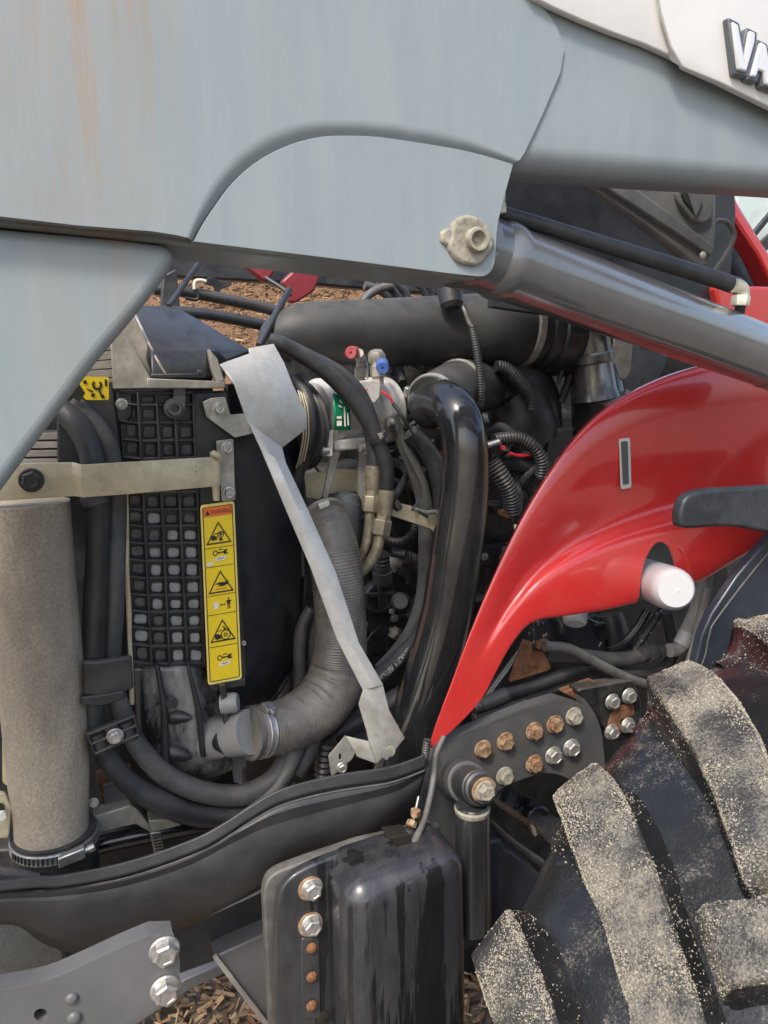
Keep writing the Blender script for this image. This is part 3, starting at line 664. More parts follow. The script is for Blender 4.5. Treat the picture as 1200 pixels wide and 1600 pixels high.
    textquad('embossed_text', 'KOYO', [(288, 1210), (324, 1200), (326, 1209), (291, 1219)], 1.222, wprint, tk) if False else None
    # bolted brackets along the upright
    tab = plate('bracket_tab', rp([(317, 628), (330, 622), (352, 620), (360, 648), (386, 646), (397, 677), (367, 684), (323, 652)], 2), 1.240, .004, galv_dirty, TR, .0008)
    bolt(342, 638, 1.238, 10.5, zinc, TR, 'socket'); 
    plate('latch_plate', rp([(338, 689), (365, 686), (368, 782), (347, 784), (341, 715)], 3), 1.236, .006, galv_dirty, TR, .001)
    bolt(355, 700, 1.232, 10, zinc, TR, 'socket'); bolt(358, 770, 1.232, 10, zinc, TR, 'socket')
    tube('latch_pin', [(334, 706, 1.225, 6), (337, 760, 1.225, 6), (338, 782, 1.225, 5)], cream, TR, 10, n=3)
    # yellow passivated cross bar with a joggle
    V = [(-60, 742, 1.19), (36, 724, 1.19), (114, 722, 1.19), (128, 726, 1.172), (333, 714, 1.172), (342, 716, 1.18), (343, 758, 1.18), (334, 760, 1.172), (200, 772, 1.172), (130, 777, 1.172), (117, 775, 1.19), (-60, 786, 1.19)]
    bar = sheet('cross_bar', V, [(0, 1, 2, 10, 11), (2, 3, 9, 10), (3, 4, 7, 8, 9), (4, 5, 6, 7)], .005, cream, TR, .001)
    bolt(49, 750, 1.186, 19, blk, bar, 'hex', 'bolt', label='black washer-headed bolt')
    tube('bar_edge_hook', [(332, 708, 1.17, 5), (340, 712, 1.165, 5), (344, 718, 1.17, 4)], cream, bar, 8)
cooling()

# --- warning decal on the upright
def decal():
    q = [(313, 790), (366, 783), (378, 1061), (325, 1071)]
    L0 = 1.250
    d = plate('warning_decal', rp(q, 5), L0, .004, yel_pale, TR, .0006)
    def rect(u0, v0, u1, v1): return [(u0, v0), (u1, v0), (u1, v1), (u0, v1)]
    ub, vb = .08, .018
    rows = [.018, .072, .245, .350, .510, .617, .795, .982]
    L1 = L0 - .0008
    onquad('print_panel', q, [rect(ub, rows[i] + .002, 1 - ub, rows[i + 1] - .002) for i in range(1, 7)], L1, yel, d)
    onquad('orange_header', q, [rect(ub, rows[0] + .001, 1 - ub, rows[1] - .002)], L1, orange, d)
    L2 = L1 - .0006
    lines = [rect(ub, v - .0016, 1 - ub, v + .0016) for v in rows[2:7]] + [rect(ub - .025, vb, ub, 1 - vb), rect(1 - ub, vb, 1 - ub + .025, 1 - vb), rect(ub, vb - .004, 1 - ub, vb), rect(ub, 1 - vb, 1 - ub, 1 - vb + .004)]
    onquad('rule_line', q, lines, L2, ink, d)
    def tri(vc, h=.125):
        o = [(.5, vc - h / 2), (.88, vc + h / 2), (.12, vc + h / 2)]
        c = (.5, vc + h * .12)
        inn = [(c[0] + (p[0] - c[0]) * .82, c[1] + (p[1] - c[1]) * .82) for p in o]
        return [[o[i], o[(i + 1) % 3], inn[(i + 1) % 3], inn[i]] for i in range(3)]
    def hand(u, v, s, flip=1):
        pts = [(-1, -.6), (-.2, -.9), (.3, -.4), (1, -.5), (.5, -.1), (1.1, .15), (.4, .3), (.9, .7), (.2, .6), (-.4, .8), (-1.1, .5)]
        return [(u + flip * a * s, v + b * s * .19) for a, b in pts]
    def ringp(u, v, r, w, n=14):
        out = []
        for i in range(n):
            a, b = 2 * math.pi * i / n, 2 * math.pi * (i + 1) / n
            out.append([(u + r * math.cos(a), v + r * .19 * math.sin(a)), (u + r * math.cos(b), v + r * .19 * math.sin(b)), (u + (r - w) * math.cos(b), v + (r - w) * .19 * math.sin(b)), (u + (r - w) * math.cos(a), v + (r - w) * .19 * math.sin(a))])
        return out
    for vc, k in ((.163, 0), (.436, 1), (.708, 2)):
        onquad('warning_triangle', q, tri(vc), L2, ink, d)
        ic = []
        if k == 0: ic = [hand(.38, vc + .028, .10)] + ringp(.56, vc + .012, .10, .03) + ringp(.56, vc + .012, .04, .04) + [[(.5, vc + .035), (.58, vc + .03), (.62, vc + .045), (.54, vc + .05)], [(.36, vc + .004), (.72, vc + .0), (.72, vc + .004), (.36, vc + .008)]]
        if k == 1:
            ic = [[(.32, vc + .012), (.45, vc + .004), (.62, vc + .006), (.74, vc), (.70, vc + .02), (.58, vc + .028), (.40, vc + .026), (.48, vc + .02)]]
            onquad('heat_bar', q, [rect(.34, vc + .038, .68, vc + .044)], L2, inkred, d)
        if k == 2: ic = [hand(.38, vc + .034, .11)] + ringp(.58, vc + .028, .15, .03) + ringp(.58, vc + .028, .06, .03) + [[(.32, vc + .002), (.70, vc - .008), (.70, vc - .004), (.32, vc + .006)], [(.5, vc - .02), (.54, vc - .022), (.60, vc - .004), (.56, vc - .002)]]
        onquad('hazard_symbol', q, ic, L2, ink, d)
    for v in (.275, .86):
        onquad('wrench_symbol', q, ringp(.38, v, .08, .03) + [rect(.44, v - .004, .64, v + .004), [(.62, v - .012), (.76, v - .014), (.70, v), (.77, v + .012), (.62, v + .012)], rect(.48, v - .020, .60, v - .014)], L2, ink, d)
        onquad('manual_symbol', q, [[(.38, v + .026), (.70, v + .022), (.66, v + .044), (.34, v + .046)]], L2, wprint, d)
        onquad('manual_line', q, [[(.44, v + .033), (.62, v + .030), (.61, v + .034), (.43, v + .037)]], L2 - .0004, ink, d)
    onquad('white_square', q, [rect(.12, .322, .30, .342)], L2, wprint, d); onquad('white_panel_symbol', q, [rect(.27, .548, .40, .585)], L2, wprint, d)
    onquad('person_symbol', q, [rect(.66, .545, .76, .568), rect(.67, .568, .70, .594), rect(.72, .568, .75, .594), [(.69, .532), (.73, .532), (.73, .542), (.69, .542)], rect(.62, .548, .80, .553), [(.44, .567), (.50, .560), (.50, .565), (.56, .565), (.56, .560), (.62, .567), (.56, .574), (.56, .569), (.50, .569), (.50, .574)]], L2, ink, d)
    hq = [quadmap(q, .30, .033), quadmap(q, .90, .033), quadmap(q, .90, .058), quadmap(q, .30, .058)]
    textquad('warning_text', 'WARNING', hq, L2, ink, d)
    onquad('alert_mark', q, [[(.205, .033), (.28, .059), (.13, .059)]], L2, ink, d)
    bolt(381, 1005, 1.262, 4, zinc, TR, 'socket')
    plate('decal_foot', [(326, 1070), (384, 1060), (384, 1072), (330, 1082)], 1.256, .02, blk, TR, .002)
decal()

# --- dust coated pipe at the left, rubber sleeve and clamp
pp = [(46, 700, 1.235, 58), (48, 790, 1.235, 58), (56, 900, 1.235, 59), (66, 1060, 1.235, 61), (76, 1220, 1.235, 57), (82, 1330, 1.235, 55)]
pipe = tube('charge_air_pipe', [(42, 785, 1.235, 63)] + [(53, 900, 1.235, 61), (66, 1060, 1.235, 63), (76, 1200, 1.235, 60), (80, 1270, 1.235, 55), (82, 1330, 1.235, 54)], tan, TR, 40, n=8)
slp = [(84, 1296, 1.235, 62), (86, 1322, 1.235, 63), (88, 1364, 1.235, 63), (90, 1400, 1.235, 63)]
slv = tube('rubber_sleeve', slp, rub, TR, 40)
cl = clamp([(84, 1284, 1.235, 62.5), (86, 1308, 1.235, 63.2), (88, 1332, 1.235, 63.5)], .5, .016, zinc, slv, .0014)
q0 = P(112, 1338, 1.167)
boxw('screw_housing', q0, (ALONG * .018 + UP * .004, NRM * .006, UP * .008), zinc, cl, .002)
lathe('screw', q0 + ALONG * .017 + UP * .004, q0 + ALONG * .031 + UP * .008, [(0, .004), (.4, .004), (.4, .006), (1, .0055)], zinc, cl, 12, None, True, 1)
for i in range(13):
    a = R(-62 + i * 6); c = P(86, 1308, 1.235); rr = 65.4 * mpp(c)
    dv = (ALONG * math.sin(a) + NRM * math.cos(a)); tg = (ALONG * math.cos(a) - NRM * math.sin(a))
    boxw('slot', c + dv * rr, (tg * .0012 + UP * .001, dv * .0008, UP * .005), blk, cl, 0)
plate('pipe_strip', rp([(0, 790), (6, 790), (10, 1060), (17, 1215), (10, 1228), (4, 1222)], 2), 1.245, .01, cream, TR, .001)
plate('slotted_lug', rp([(-20, 1236), (8, 1240), (18, 1262), (14, 1310), (-20, 1312)], 5), 1.22, .008, cream, TR, .002)
disc('lug_bolt', 3, 1273, 1.212, 7, .006, wprint, TR, 16)
plate('lug_slot', rp([(-6, 1254), (6, 1256), (8, 1266), (-4, 1268)], 4), 1.216, .001, ink, TR, 0)

# --- hoses of the left side
hA = [(96, 640, 1.25, 17), (118, 660, 1.235, 19), (140, 700, 1.225, 19), (152, 760, 1.225, 19), (153, 860, 1.235, 18), (148, 960, 1.235, 18), (146, 1060, 1.235, 17), (147, 1120, 1.235, 16), (160, 1170, 1.235, 16), (200, 1222, 1.235, 17), (260, 1258, 1.235, 18), (320, 1276, 1.24, 17), (390, 1272, 1.25, 16), (460, 1230, 1.27, 16)]
tube('coolant_hose', hA, rub, TR, 20, wob=.05)
hB = [(112, 630, 1.26, 15), (145, 660, 1.25, 17), (168, 704, 1.245, 18), (180, 780, 1.255, 16), (178, 880, 1.26, 15), (174, 980, 1.26, 14), (176, 1060, 1.26, 14), (190, 1110, 1.255, 15), (216, 1166, 1.25, 16), (260, 1212, 1.25, 17), (320, 1238, 1.25, 17), (380, 1242, 1.25, 17), (430, 1215, 1.26, 16), (456, 1160, 1.28, 14)]
tube('coolant_hose', hB, rub_grey, TR, 20, wob=.04)
slev = tube('hose_wrap', [(180, 770, 1.25, 17), (180, 850, 1.255, 16), (176, 960, 1.257, 16.5), (174, 1030, 1.257, 15)], rub_grey, TR, 18, wob=.12, label='dusty grey wrap with cracked folds')
tube('hose_wrap', [(146, 774, 1.225, 22), (150, 786, 1.225, 21)], darksteel, TR, 18)
tube('edge_seal', [(196, 770, 1.26, 4), (198, 880, 1.26, 4), (203, 1000, 1.26, 4), (206, 1100, 1.26, 4)], cream, TR, 8, wob=.3)
sp = plate('hose_shroud', [(152, 1034), (206, 1026), (209, 1076), (190, 1084), (154, 1088), (130, 1086), (130, 1034)], 1.195, .012, blk, TR, .003)
plate('shroud_strap', rp([(126, 1090), (158, 1086), (194, 1080), (196, 1092), (160, 1104), (126, 1102)], 3), 1.19, .012, rub, sp, .003)
# two-hose clamp
cq = [(134, 1148), (211, 1117), (221, 1150), (147, 1183)]
hc = plate('twin_hose_clamp', [quadmap(cq, *p) for p in ((0, 0), (1, 0), (1, 1), (0, 1))], 1.186, .012, blk, TR, .002, holes=[[quadmap(cq, *p) for p in h] for h in
      ([(.06, .14), (.36, .14), (.36, .44), (.06, .44)], [(.06, .56), (.36, .56), (.36, .86), (.06, .86)], [(.64, .14), (.94, .14), (.94, .44), (.64, .44)], [(.64, .56), (.94, .56), (.94, .86), (.64, .86)])])
for u in (.21, .79):
    a, b = quadmap(cq, u, .08), quadmap(cq, u, .92)
    tube('clamp_saddle', [(a[0], a[1], 1.20, 13), (b[0], b[1], 1.20, 13)], blk, hc, 16, n=2)
bolt(180, 1150, 1.184, 13, zinc, hc, 'hex')
# odds and ends low on the left: red-brown bracket, alloy step, bolts, black tube
plate('red_bracket', [(150, 1212), (172, 1208), (206, 1200), (210, 1252), (160, 1264)], 1.30, .02, rust, TR, .002)
plate('dark_gusset', [(160, 1226), (196, 1218), (200, 1252), (164, 1260)], 1.285, .008, darksteel, TR, .002)
stp = [(146, 1276), (204, 1258), (216, 1266), (236, 1292), (236, 1302), (212, 1288), (144, 1304)]
plate('alloy_support', stp, 1.26, .03, galv_dirty, TR, .002)
plate('alloy_support', [(232, 1282), (282, 1280), (284, 1290), (236, 1302)], 1.245, .03, galv_dirty, TR, .002)
bolt(146, 1254, 1.26, 8, cream_paint, TR, 'hex')
tube('drain_tube', [(120, 1330, 1.30, 14), (180, 1314, 1.30, 14), (270, 1296, 1.30, 14), (420, 1270, 1.32, 14)], gloss, TR, 14)
wc = plate('worm_clamp', [(234, 1302), (251, 1300), (257, 1330), (241, 1334)], 1.235, .002, zinc, TR, .0006)
for i in range(6):
    y = 1305 + i * 4.6; plate('slot', [(238 + i, y), (251 + i, y - 2), (251.6 + i, y - .4), (238.6 + i, y + 1.6)], 1.2335, .001, ink, wc, 0)
plate('inner_sill', [(-40, 1330), (120, 1322), (300, 1300), (420, 1262), (430, 1300), (200, 1372), (-40, 1400)], 1.33, .04, blk, TR, .003)
tube('pale_drain_hose', [(-30, 1360, 1.17, 8), (20, 1366, 1.17, 9), (60, 1372, 1.17, 8)], rub_grey, TR, 10)

# --- fan shroud behind the decal
def shroud():
    V, F = [], []; nx, ny = 12, 14
    for j in range(ny + 1):
        t = j / ny; y = 600 + 520 * t
        for i in range(nx + 1):
            u = i / nx; xr = 452 + 26 * math.sin(math.pi * min(1, t * 1.05)) - 50 * max(0, (t - .8) / .2) ** 2
            x = 350 + (xr - 350) * u
            V.append((x, y, 1.30 + .16 * u ** 2.2))
    for j in range(ny):
        for i in range(nx): a = j * (nx + 1) + i; F.append((a, a + 1, a + nx + 2, a + nx + 1))
    sheet('fan_shroud', V, F, .004, blk_clean, TR, 0)
    tube('shroud_rim', [(452, 640, 1.46, 5), (470, 740, 1.46, 5), (478, 860, 1.46, 5), (470, 960, 1.46, 5), (452, 1050, 1.46, 5), (410, 1110, 1.44, 5)], blk, TR, 10)
    plate('shroud_tab', [(458, 996), (464, 988), (466, 998), (458, 1002)], 1.44, .004, wprint, TR, 0)
shroud()
tube('thin_pipe', [(452, 700, 1.44, 3.5), (462, 760, 1.44, 3.5), (470, 830, 1.44, 3.5), (474, 900, 1.44, 3)], rub_grey, TR, 8)

# --- engine mass behind everything
def engine():
    e = plate('engine_block', [(430, 545), (1000, 545), (1010, 900), (960, 1160), (700, 1230), (380, 1230), (370, 900)], 1.86, .25, eng, TR, .01)
    plate('front_cover', [(440, 740), (560, 720), (660, 760), (690, 1100), (600, 1200), (440, 1200)], 1.74, .08, eng, e, .02)
    plate('cylinder_head', [(560, 660), (900, 640), (960, 800), (580, 810)], 1.80, .12, eng, e, .02)
    rnd = random.Random(11)
    for i in range(34):       # castings, bosses and covers that break up the block
        x, y = rnd.uniform(560, 860), rnd.uniform(700, 1150); s = rnd.uniform(12, 34)
        pts = [(x + s * rnd.uniform(.7, 1.2) * math.cos(a), y + s * rnd.uniform(.7, 1.2) * math.sin(a)) for a in [2 * math.pi * k / 8 for k in range(8)]]
        plate('casting_boss', rp(pts, 5), 1.80 - rnd.uniform(0, .08), .09, eng, e, .006)
    for i in range(16):
        bolt(rnd.uniform(560, 840), rnd.uniform(700, 1150), 1.715, rnd.uniform(5, 9), rnd.choice((darksteel, darksteel, zinc)), e)
    # fuel pump with round cover, sensor and corrugated leads in the gap below the fittings
    pump = plate('fuel_pump', rp([(564, 880), (664, 872), (672, 960), (640, 1000), (566, 990)], 12), 1.60, .08, eng, TR, .008)
    c = P(592, 932, 1.585)
    lathe('pump_cover', c - NRM * .01, c + NRM * .02, [(0, 27), (.5, 27), (.6, 25), (.8, 24), (.82, 20), (.7, 19), (.7, 0)], eng, pump, 28, None, True, mpp(c))
    plate('cover_bar', [(570, 928), (616, 924), (616, 930), (570, 934)], 1.558, .006, eng, pump, .001); plate('cover_bar', [(589, 908), (595, 908), (599, 956), (593, 956)], 1.557, .006, eng, pump, .001)
    lathe('sensor_body', (598, 908, 1.57), (596, 866, 1.55), [(0, 16), (.4, 16), (.42, 13), (.6, 13), (.62, 11), (.7, 13), (.75, 11), (.85, 13), (.9, 11), (1, 12)], blk, pump, 20)
    lathe('pump_port', (626, 940, 1.57), (626, 940, 1.52), [(0, 15), (.6, 15), (.7, 11), (1, 11)], eng, pump, 20)
    bolt(616, 966, 1.55, 7, darksteel, pump); bolt(654, 884, 1.58, 7, darksteel, pump); bolt(572, 892, 1.58, 6, darksteel, pump)
    plate('pump_flange', [(568, 985), (602, 966), (612, 1060), (580, 1100), (566, 1090)], 1.62, .06, eng, TR, .006)
    for x, y in ((612, 955), (640, 985), (655, 960), (570, 975)): bolt(x, y, 1.57, 5, zinc, pump, 'socket')
    tube('sensor_plug', [(612, 862, 1.55, 8), (632, 866, 1.54, 8)], blk, pump, 10)
    tube('corrugated_lead', [(634, 870, 1.53, 9), (650, 874, 1.53, 8), (662, 892, 1.53, 7), (660, 920, 1.53, 7), (648, 946, 1.53, 7), (640, 962, 1.54, 7)], blk, TR, 10, ribs=.006, ra=.12)
    tube('corrugated_lead', [(598, 838, 1.53, 6), (612, 846, 1.53, 6), (632, 844, 1.53, 6), (646, 830, 1.53, 6), (650, 812, 1.53, 6)], blk, TR, 10, ribs=.006, ra=.12)
    tube('corrugated_lead', [(636, 742, 1.55, 6), (628, 758, 1.54, 6), (618, 776, 1.53, 6), (610, 792, 1.53, 6)], blk, TR, 10, ribs=.006, ra=.12)
    # right of the pipe: filters and looms
    lathe('fuel_filter', (762, 846, 1.52), (757, 960, 1.52), [(0, 30), (.02, 34), (.12, 34), (.14, 29), (.2, 29), (.22, 33), (.26, 33), (.28, 29), (1, 29)], gloss, TR, 24)
    bolt(757, 870, 1.42, 6, zinc, TR)
    plate('filter_head', rp([(752, 788), (800, 788), (806, 838), (752, 842)], 4), 1.50, .06, eng, TR, .004)
    tube('loom_conduit', [(768, 722, 1.47, 13), (782, 744, 1.46, 14), (796, 770, 1.46, 14), (802, 800, 1.47, 14)], rub, TR, 14, ribs=.007, ra=.10)
    tube('loom_conduit', [(770, 688, 1.50, 10), (806, 684, 1.50, 10), (832, 696, 1.49, 10), (846, 720, 1.49, 10), (846, 744, 1.5, 10)], rub, TR, 12, ribs=.007, ra=.10)
    tube('loom_conduit', [(752, 676, 1.55, 9), (780, 668, 1.55, 9), (800, 680, 1.54, 9)], rub, TR, 10)
    tube('small_conduit', [(806, 752, 1.55, 5), (812, 772, 1.54, 5), (812, 790, 1.54, 5)], rub, TR, 8, ribs=.005)
    tube('heater_pipe', [(766, 728, 1.60, 10), (800, 726, 1.60, 12), (850, 738, 1.60, 12)], rub, TR, 12)
    tube('loop_hose', [(842, 676, 1.6, 5), (856, 684, 1.6, 5), (856, 700, 1.6, 5), (842, 708, 1.6, 5)], rub_grey, TR, 10)
    tube('red_wire', [(796, 708, 1.5, 3), (810, 712, 1.5, 3), (830, 711, 1.5, 2.5)], redwire, TR, 8)
    plate('wire_plug', rp([(762, 692), (784, 686), (788, 706), (770, 716)], 3), 1.48, .02, blk, TR, .003)
    plate('plug_clip', [(784, 696), (789, 696), (789, 703), (784, 703)], 1.475, .004, redwire, TR, 0)
    tube('plug_stub', [(762, 696, 1.475, 5), (780, 690, 1.47, 5)], zinc, TR, 8)
    plate('red_tag', [(673, 708), (698, 703), (698, 711), (676, 714)], 1.55, .006, redwire, TR, .001)
    plate('rusty_fitting', rp([(784, 798), (800, 796), (806, 804), (796, 812), (785, 808)], 3), 1.46, .02, rust, TR, .003)
    lathe('sensor_post', (844, 636, 1.62), (842, 672, 1.62), [(0, 5), (.1, 7), (.9, 7), (.92, 5), (1, 4)], cream, TR, 12)
    plate('support_strap', [(840, 674), (905, 668), (905, 673), (842, 679)], 1.62, .02, galv_dirty, TR, .001)
    tube('thin_rod', [(850, 656, 1.62, 2), (884, 660, 1.62, 2)], zinc, TR, 6)
    # exhaust side: cylinder with rings at the top right
    lathe('exhaust_elbow_cover', (916, 500, 1.62), (938, 640, 1.62), [(0, 40), (.3, 40), (.3, 36), (.42, 35), (.5, 40), (1, 44)], gloss, TR, 32)
    ex = lathe('exhaust_pipe', (918, 490, 1.53), (932, 622, 1.53), [(0, 29), (.45, 31), (.47, 34), (.56, 34), (.58, 31), (.9, 34), (1, 38)], mat('smoky_steel_pipe', (.20, .195, .185), .2, .7, var=.3, vs=14, dirt=(.06, .055, .05), da=.6, ds=12), TR, 28)
    cc = [(936, 612, 1.60, 42), (938, 624, 1.60, 43), (941, 640, 1.60, 43)]
    clamp(cc, .5, .012, zinc, TR, .002)
    tube('exhaust_body', [(934, 616, 1.60, 42), (940, 680, 1.60, 44), (944, 760, 1.60, 44)], blk, TR, 30)
    plate('heat_shield', rp([(962, 510), (990, 520), (986, 580), (976, 594), (960, 588), (956, 560)], 5), 1.56, .006, galv_dirty, TR, .002)
    tube('heat_shield_edge', [(895, 545, 1.57, 4), (902, 580, 1.57, 5), (908, 612, 1.57, 4)], alu_dirty, TR, 8)
    tube('cable_loop', [(884, 500, 1.55, 3), (886, 530, 1.55, 4), (880, 570, 1.55, 4), (872, 600, 1.55, 3)], rub, TR, 8)
    tube('cable_tie', [(880, 506, 1.54, 3), (884, 500, 1.54, 3), (884, 520, 1.54, 3), (882, 540, 1.54, 2)], wprint, TR, 8)
    tube('wire_harness', [(900, 500, 1.56, 7), (900, 540, 1.56, 7), (890, 590, 1.57, 7), (876, 630, 1.58, 6)], rub, TR, 10)
    lathe('round_canister', (1000, 560, 1.72), (1110, 590, 1.72), [(0, 60), (.8, 60), (.86, 55), (1, 52)], blk_clean, TR, 32)
    plate('bulkhead', [(780, 440), (1240, 440), (1240, 980), (760, 980)], 1.98, .03, blk, TR, .004)
engine()

# --- small leads and pipes crossing the dark gaps of the bay
def leads():
    rnd = random.Random(21)
    for i in range(52):
        x, y = rnd.choice(((rnd.uniform(560, 690), rnd.uniform(700, 1060)), (rnd.uniform(760, 860), rnd.uniform(560, 820)), (rnd.uniform(560, 690), rnd.uniform(560, 700))))
        L = rnd.uniform(1.58, 1.72); a = rnd.uniform(0, 6.28); pts = []; rr = rnd.choice((2, 2.5, 3, 4, 5, 7))
        for k in range(5):
            pts.append((x, y, L + rnd.uniform(-.03, .03), rr)); a += rnd.uniform(-.7, .7); x += 24 * math.cos(a); y += 30 * math.sin(a)
        tube('wiring_lead', pts, rnd.choice((rub, rub, rub_grey, blk, darksteel, galv_dirty if rr < 4 else rub_grey)), TR, 8, ribs=.005 if rr >= 5 and rnd.random() < .6 else 0, ra=.1)
    for i in range(16):
        x, y = rnd.choice(((rnd.uniform(600, 680), rnd.uniform(700, 1000)), (rnd.uniform(765, 830), rnd.uniform(660, 860)))); L = rnd.uniform(1.56, 1.64); s_ = rnd.uniform(6, 13)
        lathe('pipe_union', (x, y, L), (x + rnd.uniform(-14, 14), y + rnd.uniform(10, 26), L), [(0, s_ * .6), (.2, s_ * .6), (.22, s_), (.6, s_), (.62, s_ * .7), (1, s_ * .7)], rnd.choice((darksteel, galv_dirty, eng, alu_dirty, blk)), TR, 6 if i % 2 else 14)
leads()

# --- big intake pipe across the top, and the air cleaner it runs into
ip = [(428, 548, 1.62, 30), (445, 528, 1.61, 40), (480, 520, 1.60, 46), (560, 520, 1.59, 50), (660, 518, 1.58, 53), (760, 515, 1.57, 55), (826, 515, 1.57, 55)]
intake = tube('intake_pipe', ip, mat('matte_intake_plastic', (.026, .028, .028), .55, var=.2, vs=9, dirt=(.08, .08, .072), da=.35, ds=9, up=DUST, ua=.15, bump=.05), TR, 36, n=8)
lathe('air_cleaner', (820, 515, 1.58), (900, 525, 1.60), [(0, 57), (.1, 58), (.12, 62), (.3, 62), (.32, 66), (.9, 68), (1, 60)], blk_clean, TR, 40)
lathe('air_cleaner_outlet', (812, 512, 1.57), (824, 513, 1.57), [(0, 57), (.15, 59), (.85, 59), (1, 57)], galv_dirty, intake, 40)
plate('clamp_ear', rp([(808, 482), (820, 486), (822, 500), (812, 500)], 3), 1.50, .02, galv_dirty, intake, .002)
lathe('turbo_housing', (800, 600, 1.62), (826, 690, 1.62), [(0, 40), (.3, 50), (.8, 52), (1, 46)], blk, TR, 32)
tube('turbo_inlet', [(760, 600, 1.60, 36), (800, 596, 1.62, 44), (826, 620, 1.64, 46), (832, 670, 1.64, 46)], blk, TR, 28)
tube('corrugated_lead', [(774, 572, 1.52, 9), (790, 576, 1.52, 10), (812, 596, 1.52, 10), (830, 624, 1.53, 9), (832, 640, 1.53, 8)], rub, TR, 12, ribs=.006, ra=.06)
lathe('sensor_cap', (700, 438, 1.50), (707, 482, 1.48), [(0, 17), (.3, 17), (.35, 20), (.85, 18), (1, 12)], blk_clean, TR, 20)
tube('sensor_wire', [(718, 470, 1.48, 2.5), (726, 486, 1.47, 2.5), (732, 502, 1.47, 3), (738, 512, 1.47, 3)], galv_dirty, TR, 8)
tube('sensor_lead', [(737, 512, 1.47, 5.5), (744, 544, 1.46, 6), (750, 584, 1.455, 6), (752, 616, 1.455, 6), (752, 634, 1.46, 5)], rub, TR, 10, ribs=.005, ra=.08)

